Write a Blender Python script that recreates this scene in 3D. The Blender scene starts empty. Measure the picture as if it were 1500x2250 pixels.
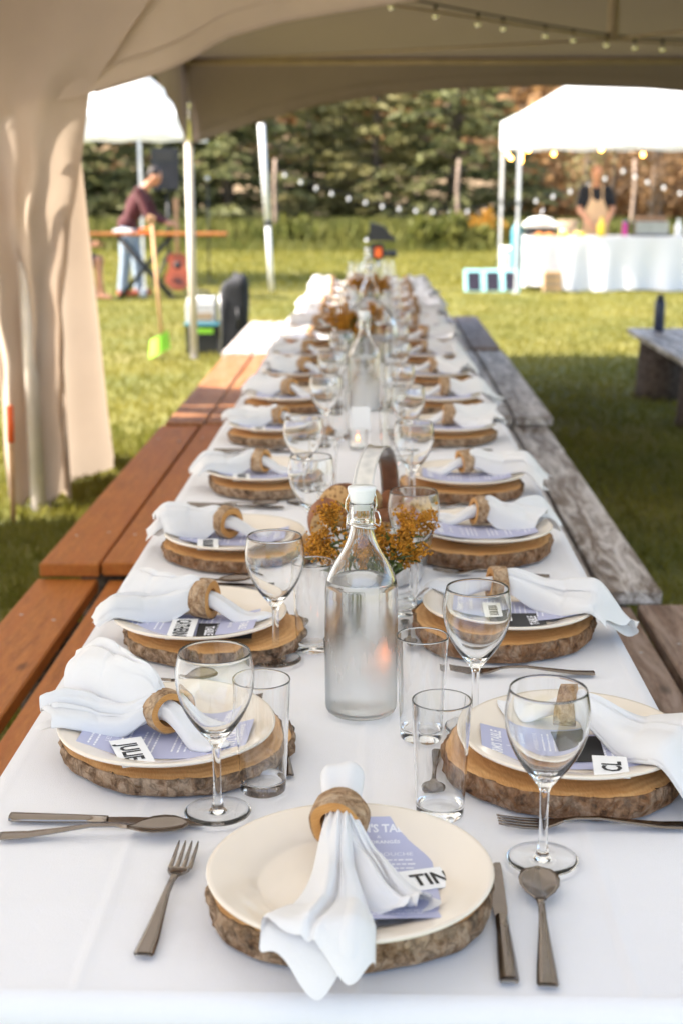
import bpy, bmesh, math, random
import numpy as np
from mathutils import Vector, Matrix, noise
R = math.radians
PI = math.pi
sc = bpy.context.scene
col = sc.collection

# ------------------------------------------------------------------ camera
cam_d = bpy.data.cameras.new('camera')
cam_d.sensor_fit = 'VERTICAL'; cam_d.sensor_height = 36; cam_d.sensor_width = 24
cam_d.lens = 48; cam_d.clip_start = 0.05; cam_d.clip_end = 600
cam_d.dof.use_dof = True; cam_d.dof.focus_distance = 1.72; cam_d.dof.aperture_fstop = 5.2
cam = bpy.data.objects.new('camera', cam_d); col.objects.link(cam)
cam.location = (0, 0, 1.46); cam.rotation_euler = (R(90 - 13.5), 0, R(1.39))
sc.camera = cam
# ------------------------------------------------------------------ light
SUN = Vector((0.95, 0.10, -1.0)).normalized()          # the way the light travels
elev = math.asin(-SUN.z); azim = math.atan2(-SUN.x, -SUN.y)
w = bpy.data.worlds.new('World'); sc.world = w; w.use_nodes = True
nt = w.node_tree; bg = nt.nodes['Background']
sky = nt.nodes.new('ShaderNodeTexSky'); sky.sky_type = 'NISHITA'; sky.sun_disc = False
sky.sun_elevation = elev; sky.sun_rotation = azim; sky.dust_density = 2.5; sky.ozone_density = 0.6
nt.links.new(sky.outputs[0], bg.inputs[0]); bg.inputs[1].default_value = 0.15
sun_d = bpy.data.lights.new('sun', 'SUN'); sun_d.energy = 4.2; sun_d.angle = R(0.6); sun_d.color = (1, 0.93, 0.82)
sun = bpy.data.objects.new('sun', sun_d); col.objects.link(sun)
sun.rotation_euler = SUN.to_track_quat('-Z', 'Y').to_euler(); sun.location = (-8, 8, 14)
vs = sc.view_settings; vs.view_transform = 'Standard'; vs.look = 'None'; vs.gamma = 1; vs.exposure = 2.05
try: vs.use_curve_mapping = False
except Exception: pass
sc.render.engine = 'CYCLES'
cy = sc.cycles
cy.max_bounces = 16; cy.transmission_bounces = 14; cy.diffuse_bounces = 5; cy.glossy_bounces = 5; cy.transparent_max_bounces = 8
cy.use_denoising = True; cy.sample_clamp_indirect = 6; cy.blur_glossy = 0.0
try: cy.denoiser = 'OPENIMAGEDENOISE'
except Exception: pass

# ------------------------------------------------------------------ materials
MATS = {}
def nodes(name):
    m = bpy.data.materials.new(name); m.use_nodes = True; MATS[name] = m
    return m, m.node_tree, m.node_tree.nodes['Principled BSDF']
def coords(t, kind='Object', scale=(1, 1, 1)):
    c = t.nodes.new('ShaderNodeTexCoord'); mp = t.nodes.new('ShaderNodeMapping'); mp.inputs['Scale'].default_value = scale
    t.links.new(c.outputs[kind], mp.inputs['Vector']); return mp.outputs[0]
def tex_noise(t, vec, scale, detail=4, rough=0.55, dist=0):
    n = t.nodes.new('ShaderNodeTexNoise'); n.inputs['Scale'].default_value = scale; n.inputs['Detail'].default_value = detail
    n.inputs['Roughness'].default_value = rough; n.inputs['Distortion'].default_value = dist
    t.links.new(vec, n.inputs['Vector']); return n.outputs['Fac']
def ramp(t, fac, stops):
    r = t.nodes.new('ShaderNodeValToRGB'); e = r.color_ramp.elements
    while len(e) < len(stops): e.new(0.5)
    for i, (p, c) in enumerate(stops): e[i].position = p; e[i].color = (*c, 1)
    t.links.new(fac, r.inputs[0]); return r.outputs[0]
def bump(t, b, fac, strength=0.3, dist=0.002):
    n = t.nodes.new('ShaderNodeBump'); n.inputs['Strength'].default_value = strength; n.inputs['Distance'].default_value = dist
    t.links.new(fac, n.inputs['Height']); t.links.new(n.outputs[0], b.inputs['Normal'])
def mix(t, fac, a, b_, mode='MIX'):
    n = t.nodes.new('ShaderNodeMix'); n.data_type = 'RGBA'; n.blend_type = mode
    for k, v in ((0, fac), (6, a), (7, b_)):
        if isinstance(v, (int, float)): n.inputs[k].default_value = v
        elif isinstance(v, tuple): n.inputs[k].default_value = (*v, 1)
        else: t.links.new(v, n.inputs[k])
    return n.outputs[2]
def simple(name, colr, rough=0.6, metal=0, var=0.12, nscale=8, spec=0.5, bmp=0, bscale=200, kind='Object', emit=None):
    m, t, b = nodes(name)
    v = coords(t, kind); f = tex_noise(t, v, nscale)
    lo = tuple(max(0, c * (1 - var)) for c in colr); hi = tuple(min(1, c * (1 + var)) for c in colr)
    t.links.new(ramp(t, f, [(0.3, lo), (0.7, hi)]), b.inputs['Base Color'])
    b.inputs['Roughness'].default_value = rough; b.inputs['Metallic'].default_value = metal
    b.inputs['Specular IOR Level'].default_value = spec
    if bmp: bump(t, b, tex_noise(t, v, bscale, 2), bmp, 0.001)
    if emit: b.inputs['Emission Color'].default_value = (*emit[0], 1); b.inputs['Emission Strength'].default_value = emit[1]
    return m
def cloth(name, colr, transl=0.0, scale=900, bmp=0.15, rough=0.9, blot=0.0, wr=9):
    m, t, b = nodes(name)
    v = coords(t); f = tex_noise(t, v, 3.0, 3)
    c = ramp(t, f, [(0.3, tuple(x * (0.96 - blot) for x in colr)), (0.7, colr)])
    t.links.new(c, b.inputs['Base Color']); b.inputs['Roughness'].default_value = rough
    b.inputs['Specular IOR Level'].default_value = 0.15; b.inputs['Sheen Weight'].default_value = 0.1
    wv = t.nodes.new('ShaderNodeTexNoise'); wv.inputs['Scale'].default_value = scale; wv.inputs['Detail'].default_value = 1
    t.links.new(v, wv.inputs['Vector'])
    w2 = tex_noise(t, v, wr, 4)
    ad = t.nodes.new('ShaderNodeMath'); ad.operation = 'MULTIPLY_ADD'; ad.inputs[1].default_value = 0.25
    t.links.new(wv.outputs['Fac'], ad.inputs[0]); t.links.new(w2, ad.inputs[2])
    bump(t, b, ad.outputs[0], bmp, 0.004)
    if transl:
        out = t.nodes['Material Output']; tr = t.nodes.new('ShaderNodeBsdfTranslucent'); mx = t.nodes.new('ShaderNodeMixShader')
        t.links.new(c, tr.inputs['Color']); mx.inputs[0].default_value = transl
        t.links.new(b.outputs[0], mx.inputs[1]); t.links.new(tr.outputs[0], mx.inputs[2]); t.links.new(mx.outputs[0], out.inputs['Surface'])
    return m
cloth('table_cloth', (0.80, 0.79, 0.82), bmp=0.6)
cloth('napkin_cloth', (0.85, 0.84, 0.855), transl=0.18, bmp=0.35, wr=26)
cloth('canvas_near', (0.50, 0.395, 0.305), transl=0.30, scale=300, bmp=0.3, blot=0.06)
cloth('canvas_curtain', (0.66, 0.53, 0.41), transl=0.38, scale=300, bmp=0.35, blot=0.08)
cloth('canvas_sun_block', (0.75, 0.74, 0.75), transl=0.28, scale=300, bmp=0.2)
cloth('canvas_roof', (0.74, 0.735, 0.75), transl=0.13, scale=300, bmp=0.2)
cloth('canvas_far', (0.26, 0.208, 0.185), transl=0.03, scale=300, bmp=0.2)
cloth('canopy_white', (0.85, 0.85, 0.86), transl=0.3, scale=200, bmp=0.1)
cloth('shirt_maroon', (0.10, 0.033, 0.035), bmp=0.3, blot=0.35)
cloth('shirt_black', (0.018, 0.018, 0.022), bmp=0.3)
cloth('apron_tan', (0.58, 0.38, 0.22), bmp=0.2)
cloth('denim', (0.36, 0.44, 0.55), bmp=0.3, blot=0.25)
cloth('shorts_dark', (0.03, 0.03, 0.04), bmp=0.3)
cloth('shirt_beige', (0.55, 0.42, 0.28), bmp=0.3)
simple('plate_glaze', (0.80, 0.71, 0.61), 0.12, var=0.01, nscale=2)
simple('card_lavender', (0.45, 0.46, 0.64), 0.6, var=0.03)
simple('card_white', (0.85, 0.85, 0.86), 0.6, var=0.02)
simple('ink_white', (0.82, 0.82, 0.88), 0.7, var=0.02)
simple('ink_black', (0.012, 0.012, 0.014), 0.6, var=0.05)
simple('steel', (0.24, 0.205, 0.18), 0.14, 1.0, var=0.06, nscale=30)
simple('chrome', (0.75, 0.75, 0.76), 0.1, 1.0, var=0.05)
simple('pole_white', (0.78, 0.77, 0.76), 0.35, var=0.04)
simple('pole_beige', (0.62, 0.54, 0.45), 0.5, var=0.1)
simple('black_plastic', (0.015, 0.015, 0.017), 0.45, var=0.2)
simple('black_fabric', (0.016, 0.016, 0.02), 0.8, var=0.3, bmp=0.3, bscale=60)
simple('strap', (0.33, 0.25, 0.18), 0.8)
simple('stopper', (0.82, 0.84, 0.86), 0.3, var=0.01)
simple('skin', (0.48, 0.22, 0.12), 0.5, var=0.12, nscale=14)
simple('hair_dark', (0.03, 0.018, 0.012), 0.6, var=0.4, nscale=40)
simple('hair_red', (0.25, 0.09, 0.03), 0.6, var=0.4, nscale=40)
simple('shoe_red', (0.45, 0.06, 0.04), 0.6)
simple('shoe_white', (0.75, 0.74, 0.72), 0.6)
simple('aqua', (0.34, 0.68, 0.68), 0.5, var=0.05)
simple('solar', (0.035, 0.03, 0.045), 0.7, var=0.2, spec=0.1)
simple('lime', (0.33, 0.75, 0.05), 0.5, var=0.08)
simple('orange', (0.85, 0.13, 0.02), 0.5, var=0.1)
simple('teal', (0.05, 0.22, 0.28), 0.5)
simple('navy', (0.02, 0.03, 0.07), 0.4)
simple('yellow', (0.85, 0.62, 0.04), 0.4, var=0.05)
simple('magenta', (0.5, 0.03, 0.25), 0.5)
simple('amber', (0.75, 0.24, 0.02), 0.3)
simple('wicker', (0.36, 0.26, 0.17), 0.8, var=0.3, nscale=60)
simple('white_plastic', (0.8, 0.79, 0.77), 0.4, var=0.03)
simple('grey_metal', (0.4, 0.4, 0.41), 0.3, 0.9)
simple('wax', (0.85, 0.82, 0.75), 0.5, var=0.02)
simple('stake_wood', (0.32, 0.23, 0.17), 0.9, var=0.3, nscale=20, bmp=0.6, bscale=60)
simple('handle_wood', (0.55, 0.32, 0.16), 0.7, var=0.2)
simple('guitar_red', (0.42, 0.09, 0.03), 0.25, var=0.4, nscale=6)
simple('guitar_neck', (0.45, 0.24, 0.10), 0.4)
simple('stem_green', (0.10, 0.14, 0.03), 0.7, var=0.3)
simple('leaf_green', (0.09, 0.13, 0.025), 0.6, var=0.3, nscale=30)
simple('blossom', (0.46, 0.19, 0.008), 0.8, var=0.4, nscale=60)
simple('bread_crust', (0.27, 0.085, 0.022), 0.55, var=0.5, nscale=25, bmp=0.5, bscale=80)
simple('socket_black', (0.02, 0.018, 0.016), 0.5)
simple('sauce', (0.03, 0.02, 0.015), 0.3)
simple('laptop', (0.5, 0.5, 0.52), 0.4)
def crumb():
    m, t, b = nodes('bread_crumb'); v = coords(t)
    vo = t.nodes.new('ShaderNodeTexVoronoi'); vo.inputs['Scale'].default_value = 110; t.links.new(v, vo.inputs['Vector'])
    t.links.new(ramp(t, vo.outputs['Distance'], [(0.1, (0.20, 0.09, 0.03)), (0.45, (0.58, 0.36, 0.16))]), b.inputs['Base Color'])
    b.inputs['Roughness'].default_value = 0.9; bump(t, b, vo.outputs['Distance'], 0.7, 0.003)
crumb()
def glass(name, rough=0.0, colr=(1, 1, 1), ior=1.48):
    m, t, b = nodes(name); b.inputs['Base Color'].default_value = (*colr, 1)
    b.inputs['Transmission Weight'].default_value = 1; b.inputs['Roughness'].default_value = rough; b.inputs['IOR'].default_value = ior
    return m, t, b
glass('glass', colr=(0.985, 0.99, 0.99))
glass('water', ior=1.33, colr=(0.97, 0.985, 0.985))
glass('jug_blue', colr=(0.72, 0.88, 0.95), rough=0.15)
glass('bulb_glass', colr=(0.95, 0.93, 0.9), rough=0.05)
def frosted():      # condensation beads on the lower two thirds of the cold bottle
    m, t, b = glass('bottle_glass', colr=(0.975, 0.985, 0.985))
    v = coords(t); sp = t.nodes.new('ShaderNodeSeparateXYZ'); t.links.new(v, sp.inputs[0])
    mr = t.nodes.new('ShaderNodeMapRange'); mr.inputs['From Min'].default_value = 0.05; mr.inputs['From Max'].default_value = 0.185
    mr.inputs['To Min'].default_value = 0.48; mr.inputs['To Max'].default_value = 0.0; t.links.new(sp.outputs[2], mr.inputs[0])
    n = tex_noise(t, coords(t, scale=(1, 1, 0.12)), 60, 3)
    mu = t.nodes.new('ShaderNodeMath'); mu.operation = 'MULTIPLY'; t.links.new(mr.outputs[0], mu.inputs[0]); t.links.new(n, mu.inputs[1])
    m2 = t.nodes.new('ShaderNodeMath'); m2.operation = 'MULTIPLY'; m2.inputs[1].default_value = 1.7; t.links.new(mu.outputs[0], m2.inputs[0])
    t.links.new(m2.outputs[0], b.inputs['Roughness'])
frosted()
def wood_slice_mat(name, a, b_, c):
    m, t, b = nodes(name); v = coords(t)
    w_ = t.nodes.new('ShaderNodeTexWave'); w_.wave_type = 'RINGS'; w_.rings_direction = 'SPHERICAL'
    w_.inputs['Scale'].default_value = 28; w_.inputs['Distortion'].default_value = 5; w_.inputs['Detail'].default_value = 3; w_.inputs['Detail Scale'].default_value = 1.2
    t.links.new(v, w_.inputs['Vector'])
    base = ramp(t, w_.outputs['Fac'], [(0.0, a), (1.0, b_)])
    n = tex_noise(t, v, 14, 5)
    base = mix(t, ramp(t, n, [(0.35, (0, 0, 0)), (0.7, (0.8, 0.8, 0.8))]), base, c)
    sm = tex_noise(t, coords(t, scale=(1, 12, 1)), 90, 2)
    base = mix(t, 0.35, base, ramp(t, sm, [(0.3, tuple(x * 0.6 for x in a)), (0.7, b_)]))
    t.links.new(base, b.inputs['Base Color']); b.inputs['Roughness'].default_value = 0.6
    bump(t, b, sm, 0.3, 0.001)
wood_slice_mat('slice_wood', (0.54, 0.27, 0.09), (0.74, 0.44, 0.19), (0.50, 0.21, 0.05))
wood_slice_mat('ring_wood', (0.52, 0.24, 0.06), (0.68, 0.37, 0.12), (0.45, 0.17, 0.03))
def bark_mat(name, dark, mid, pale):
    m, t, b = nodes(name); v = coords(t); n = tex_noise(t, v, 28, 8, 0.7, 0.6); n2 = tex_noise(t, v, 75, 5, 0.6)
    vo = t.nodes.new('ShaderNodeTexVoronoi'); vo.feature = 'DISTANCE_TO_EDGE'; vo.inputs['Scale'].default_value = 48; vo.inputs['Randomness'].default_value = 1
    dn = t.nodes.new('ShaderNodeTexNoise'); dn.inputs['Scale'].default_value = 40; dn.inputs['Detail'].default_value = 4; t.links.new(v, dn.inputs['Vector']); va = t.nodes.new('ShaderNodeVectorMath'); va.operation = 'MULTIPLY_ADD'; va.inputs[1].default_value = (.045, .045, .03); t.links.new(dn.outputs['Color'], va.inputs[0]); t.links.new(coords(t, scale=(1, 1, 0.4)), va.inputs[2]); t.links.new(va.outputs[0], vo.inputs['Vector'])
    c = ramp(t, n, [(0.38, dark), (0.47, mid), (0.57, pale), (0.68, mid)])
    c = mix(t, 0.4, c, ramp(t, n2, [(0.35, dark), (0.65, pale)]))
    c = mix(t, ramp(t, vo.outputs['Distance'], [(0.0, (0.45, 0.45, 0.45)), (0.12, (0, 0, 0))]), c, dark)
    t.links.new(c, b.inputs['Base Color']); b.inputs['Roughness'].default_value = 0.95; b.inputs['Specular IOR Level'].default_value = 0.2
    hs = t.nodes.new('ShaderNodeMath'); hs.operation = 'MULTIPLY_ADD'; hs.inputs[1].default_value = 0.8; t.links.new(vo.outputs['Distance'], hs.inputs[0]); t.links.new(n, hs.inputs[2])
    bump(t, b, hs.outputs[0], 1.0, 0.008)
bark_mat('bark', (0.035, 0.018, 0.010), (0.26, 0.14, 0.07), (0.50, 0.36, 0.25))
bark_mat('bark_rust', (0.055, 0.027, 0.015), (0.30, 0.13, 0.05), (0.40, 0.27, 0.18))
bark_mat('bark_birch', (0.15, 0.07, 0.03), (0.50, 0.31, 0.17), (0.64, 0.47, 0.32))
bark_mat('stump_bark', (0.02, 0.014, 0.01), (0.07, 0.05, 0.04), (0.14, 0.11, 0.09))
def board_mat(name, a, b_, patch, pf, rough, patch_scale=5.0, spec=0.5):
    m, t, b = nodes(name); v = coords(t, scale=(9, 1.0, 9))
    oi = t.nodes.new('ShaderNodeObjectInfo'); ad = t.nodes.new('ShaderNodeVectorMath'); ad.operation = 'ADD'
    ml = t.nodes.new('ShaderNodeMath'); ml.operation = 'MULTIPLY'; ml.inputs[1].default_value = 37; t.links.new(oi.outputs['Random'], ml.inputs[0])
    t.links.new(v, ad.inputs[0]); t.links.new(ml.outputs[0], ad.inputs[1])
    g = tex_noise(t, ad.outputs[0], 6, 8, 0.62, 0.5); g2 = tex_noise(t, ad.outputs[0], 26, 4, 0.6)
    c = ramp(t, g, [(0.3, a), (0.7, b_)])
    c = mix(t, 0.3, c, ramp(t, g2, [(0.35, tuple(x * 0.55 for x in a)), (0.65, b_)]))
    pn = tex_noise(t, coords(t, scale=(9, 1.3, 9)), patch_scale, 8, 0.74, 0.7)
    c = mix(t, ramp(t, pn, [(0.44, (0, 0, 0)), (0.60, (pf, pf, pf))]), c, patch)
    # knots
    vo = t.nodes.new('ShaderNodeTexVoronoi'); vo.inputs['Scale'].default_value = 3.2; t.links.new(coords(t, scale=(2.2, 1, 1)), vo.inputs['Vector'])
    c = mix(t, ramp(t, vo.outputs['Distance'], [(0.05, (0.8, 0.8, 0.8)), (0.13, (0, 0, 0))]), c, tuple(x * 0.3 for x in a))
    t.links.new(c, b.inputs['Base Color']); b.inputs['Roughness'].default_value = rough; b.inputs['Specular IOR Level'].default_value = spec
    bump(t, b, g2, 0.6, 0.003)
board_mat('board_orange', (0.23, 0.068, 0.012), (0.46, 0.165, 0.032), (0.34, 0.10, 0.018), 0.6, 0.55, 2.0, 0.25)
board_mat('board_brown', (0.17, 0.06, 0.02), (0.34, 0.135, 0.045), (0.36, 0.20, 0.11), 0.5, 0.55, 3.0, 0.3)
board_mat('board_sunlit_pale', (0.30, 0.20, 0.15), (0.50, 0.42, 0.38), (0.72, 0.68, 0.67), 0.8, 0.6)  # whitish tone imitates sun glare, put into the board colour
board_mat('board_grey', (0.055, 0.037, 0.028), (0.24, 0.175, 0.135), (0.68, 0.63, 0.61), 0.9, 0.42, 2.6)
board_mat('board_greybrown', (0.10, 0.055, 0.035), (0.26, 0.155, 0.105), (0.42, 0.31, 0.25), 0.7, 0.55, 2.6)
board_mat('board_table', (0.42, 0.20, 0.07), (0.55, 0.28, 0.11), (0.5, 0.25, 0.1), 0.4, 0.5)
def leaf_mat(name, a, b_, transl=0.35, scale=0.8, kind='Object'):
    m, t, b = nodes(name); v = coords(t, kind); n = tex_noise(t, v, scale, 5, 0.6)
    c = ramp(t, n, [(0.32, a), (0.68, b_)])
    n2 = tex_noise(t, v, scale * 14, 2); c = mix(t, 0.35, c, ramp(t, n2, [(0.3, a), (0.7, b_)]))
    t.links.new(c, b.inputs['Base Color']); b.inputs['Roughness'].default_value = 0.6; b.inputs['Specular IOR Level'].default_value = 0.25
    out = t.nodes['Material Output']; tr = t.nodes.new('ShaderNodeBsdfTranslucent'); mx = t.nodes.new('ShaderNodeMixShader')
    t.links.new(c, tr.inputs['Color']); mx.inputs[0].default_value = transl
    t.links.new(b.outputs[0], mx.inputs[1]); t.links.new(tr.outputs[0], mx.inputs[2]); t.links.new(mx.outputs[0], out.inputs['Surface'])
leaf_mat('grass_blade', (0.105, 0.118, 0.016), (0.28, 0.235, 0.04), 0.4, 0.9)
leaf_mat('weeds', (0.06, 0.085, 0.018), (0.22, 0.20, 0.05), 0.4, 1.2)
leaf_mat('spruce', (0.07, 0.088, 0.032), (0.24, 0.225, 0.09), 0.4, 0.9)
leaf_mat('spruce_olive', (0.10, 0.10, 0.033), (0.29, 0.25, 0.10), 0.4, 0.9)
leaf_mat('autumn_leaf', (0.16, 0.085, 0.035), (0.36, 0.21, 0.09), 0.3, 0.7)
leaf_mat('pale_leaf', (0.16, 0.14, 0.05), (0.34, 0.27, 0.12), 0.3, 0.7)
leaf_mat('goldenrod_far', (0.35, 0.17, 0.02), (0.55, 0.30, 0.05), 0.3, 3)
simple('tree_bark', (0.10, 0.075, 0.055), 0.9, var=0.4, nscale=9, bmp=0.6, bscale=30)
simple('sapling_bark', (0.24, 0.17, 0.12), 0.9, var=0.3, nscale=9)
def ground_mat():
    m, t, b = nodes('turf'); v = coords(t); n = tex_noise(t, v, 0.7, 6, 0.65); n2 = tex_noise(t, v, 22, 4)
    c = ramp(t, n, [(0.30, (0.085, 0.11, 0.018)), (0.55, (0.19, 0.17, 0.03)), (0.72, (0.26, 0.20, 0.07))])
    c = mix(t, 0.35, c, ramp(t, n2, [(0.3, (0.05, 0.06, 0.015)), (0.7, (0.2, 0.18, 0.045))]))
    t.links.new(c, b.inputs['Base Color']); b.inputs['Roughness'].default_value = 0.95; bump(t, b, n2, 0.6, 0.03)
ground_mat()
simple('hill_ground', (0.16, 0.11, 0.06), 0.95, var=0.4, nscale=0.3)
m, t, b = nodes('flame'); b.inputs['Emission Color'].default_value = (1, 0.22, 0.03, 1); b.inputs['Emission Strength'].default_value = 5
m, t, b = nodes('lit_bulb'); b.inputs['Emission Color'].default_value = (1, 0.42, 0.06, 1); b.inputs['Emission Strength'].default_value = 9

# ------------------------------------------------------------------ mesh helpers
def densify(p, d):      # support loops so that smooth normals stay true along straight walls
    q = [p[0]]
    for a, b_ in zip(p, p[1:]):
        L = math.hypot(b_[0] - a[0], b_[1] - a[1])
        if L > d * 1.6:
            e = min(0.0006 / L, .2); us = [e] + [k / math.ceil(L / d) for k in range(1, math.ceil(L / d))] + [1 - e]
            q += [(a[0] + (b_[0] - a[0]) * u, a[1] + (b_[1] - a[1]) * u) for u in us]
        q.append(b_)
    return q
class MB:
    def __init__(s): s.v = []; s.f = []
    def add(s, vs_, fs): n = len(s.v); s.v += [tuple(p) for p in vs_]; s.f += [tuple(i + n for i in f) for f in fs]; return s
    def box(s, c, d, rz=0, M=None, bev=0.0):
        x, y, z = (k / 2 for k in d)
        if bev:
            pts = []; fs = []; e = bev; lay = [(-z, e), (-z + e, 0), (z - e, 0), (z, e)]
            for zz, ins in lay:
                a, b_ = x - ins, y - ins; k = e * 0.7
                pts += [(-a + k, -b_, zz), (a - k, -b_, zz), (a, -b_ + k, zz), (a, b_ - k, zz), (a - k, b_, zz), (-a + k, b_, zz), (-a, b_ - k, zz), (-a, -b_ + k, zz)]
            for l in range(3):
                for i in range(8): fs.append((l * 8 + i, l * 8 + (i + 1) % 8, l * 8 + 8 + (i + 1) % 8, l * 8 + 8 + i))
            fs += [tuple(range(7, -1, -1)), tuple(range(24, 32))]
        else:
            pts = [(a, b_, c_) for c_ in (-z, z) for a, b_ in ((-x, -y), (x, -y), (x, y), (-x, y))]
            fs = [(3, 2, 1, 0), (4, 5, 6, 7), (0, 1, 5, 4), (1, 2, 6, 5), (2, 3, 7, 6), (3, 0, 4, 7)]
        T = Matrix.Translation(c) @ (M if M is not None else Matrix.Rotation(rz, 4, 'Z'))
        return s.add([T @ Vector(p) for p in pts], fs)
    def tube(s, pts, rad, seg=10, cap=True):
        pts = [Vector(p) for p in pts]; n = len(pts)
        if not hasattr(rad, '__len__'): rad = [rad] * n
        vs_ = []; fs = []; prev = None
        for i, p in enumerate(pts):
            d = (pts[min(i + 1, n - 1)] - pts[max(i - 1, 0)]).normalized()
            if prev is None: u = d.cross(Vector((0.31, 0.12, 0.94)) if abs(d.z) < 0.9 else Vector((1, 0, 0))).normalized()
            else: u = (prev - d * prev.dot(d)).normalized()
            prev = u; q = d.cross(u)
            for k in range(seg):
                a = 2 * PI * k / seg; vs_.append(p + (u * math.cos(a) + q * math.sin(a)) * rad[i])
        for i in range(n - 1):
            for k in range(seg):
                k2 = (k + 1) % seg; fs.append((i * seg + k, i * seg + k2, (i + 1) * seg + k2, (i + 1) * seg + k))
        if cap: fs += [tuple(range(seg - 1, -1, -1)), tuple(range((n - 1) * seg, n * seg))]
        return s.add(vs_, fs)
    def lathe(s, prof, seg=32, c=(0, 0, 0), cap=False, wob=None, dense=0):
        if dense: prof = densify(prof, dense)
        vs_ = []; fs = []; n = len(prof)
        for i, (r, z) in enumerate(prof):
            for k in range(seg):
                a = 2 * PI * k / seg; rr = r * (wob(a, z) if wob else 1)
                vs_.append((c[0] + rr * math.cos(a), c[1] + rr * math.sin(a), c[2] + z))
        for i in range(n - 1):
            for k in range(seg):
                k2 = (k + 1) % seg; fs.append((i * seg + k, i * seg + k2, (i + 1) * seg + k2, (i + 1) * seg + k))
        if cap: fs += [tuple(range(seg - 1, -1, -1)), tuple(range((n - 1) * seg, n * seg))]
        return s.add(vs_, fs)
    def grid(s, fn, nu, nv, wrap=False):
        vs_ = [fn(i / (nu if wrap else nu - 1), j / (nv - 1)) for j in range(nv) for i in range(nu)]; fs = []
        for j in range(nv - 1):
            for i in range(nu if wrap else nu - 1):
                i2 = (i + 1) % nu; fs.append((j * nu + i, j * nu + i2, (j + 1) * nu + i2, (j + 1) * nu + i))
        return s.add(vs_, fs)
    def ball(s, c, r, seg=12, rings=8, sc_=(1, 1, 1)):
        prof = [(max(1e-4, math.sin(PI * i / rings)) , -math.cos(PI * i / rings)) for i in range(rings + 1)]
        n = len(s.v); s.lathe(prof, seg)
        for i in range(n, len(s.v)):
            x, y, z = s.v[i]; s.v[i] = (c[0] + x * r * sc_[0], c[1] + y * r * sc_[1], c[2] + z * r * sc_[2])
        return s
    def prism(s, outline, z0, z1, M=None):
        n = len(outline); T = M or Matrix()
        vs_ = [T @ Vector((x, y, z)) for z in (z0, z1) for x, y in outline]
        fs = [tuple(range(n - 1, -1, -1)), tuple(range(n, 2 * n))] + [(i, (i + 1) % n, n + (i + 1) % n, n + i) for i in range(n)]
        return s.add(vs_, fs)
    def mesh(s, name, mat, smooth=True):
        me = bpy.data.meshes.new(name); me.from_pydata(s.v, [], s.f); me.materials.append(MATS[mat])
        if smooth: me.polygons.foreach_set('use_smooth', [True] * len(me.polygons))
        me.update(); return me
    def obj(s, name, mat, parent=None, smooth=True, loc=None, rz=0): return put(name, s.mesh(name, mat, smooth), parent, loc, rz)
def put(name, me, parent=None, loc=None, rz=0, rot=None, scale=None):
    o = bpy.data.objects.new(name, me); col.objects.link(o)
    if parent is not None: o.parent = parent
    if loc is not None: o.location = loc
    o.rotation_euler = rot if rot else (0, 0, rz)
    if scale: o.scale = scale
    return o
def tag(o, label, cat, group=None, kind=None):
    if label: o['label'] = label
    if cat: o['category'] = cat
    if group: o['group'] = group
    if kind: o['kind'] = kind
    return o
def thing(name, label, cat, loc=(0, 0, 0), rz=0, group=None, scale=None):
    return tag(put(name, None, None, loc, rz, scale=scale), label, cat, group)
def struct(name, mb, mat, smooth=False): return tag(mb.obj(name, mat, None, smooth), None, None, None, 'structure')
def sst(a, b_, x): t_ = min(1, max(0, (x - a) / (b_ - a))); return t_ * t_ * (3 - 2 * t_)
def lerp(a, b_, t_): return a + (b_ - a) * t_
def interp(pts, x):
    if x <= pts[0][0]: return pts[0][1]
    for (x0, y0), (x1, y1) in zip(pts, pts[1:]):
        if x <= x1: return lerp(y0, y1, (x - x0) / (x1 - x0))
    return pts[-1][1]
def quads_mesh(name, V, mat, n=4, smooth=False):     # V: (count*n, 3) numpy corner array
    k = len(V) // n; me = bpy.data.meshes.new(name)
    me.vertices.add(k * n); me.vertices.foreach_set('co', V.astype(np.float32).ravel())
    me.loops.add(k * n); me.loops.foreach_set('vertex_index', np.arange(k * n, dtype=np.int32))
    me.polygons.add(k); me.polygons.foreach_set('loop_start', np.arange(0, k * n, n, dtype=np.int32))
    me.materials.append(MATS[mat]); me.update(calc_edges=True); me.validate(); return me
ORD = ['first', 'second', 'third', 'fourth', 'fifth', 'sixth', 'seventh', 'eighth', 'ninth', 'tenth', 'eleventh', 'twelfth', 'thirteenth', 'fourteenth', 'fifteenth']
rng = np.random.default_rng(7); random.seed(7)

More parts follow.
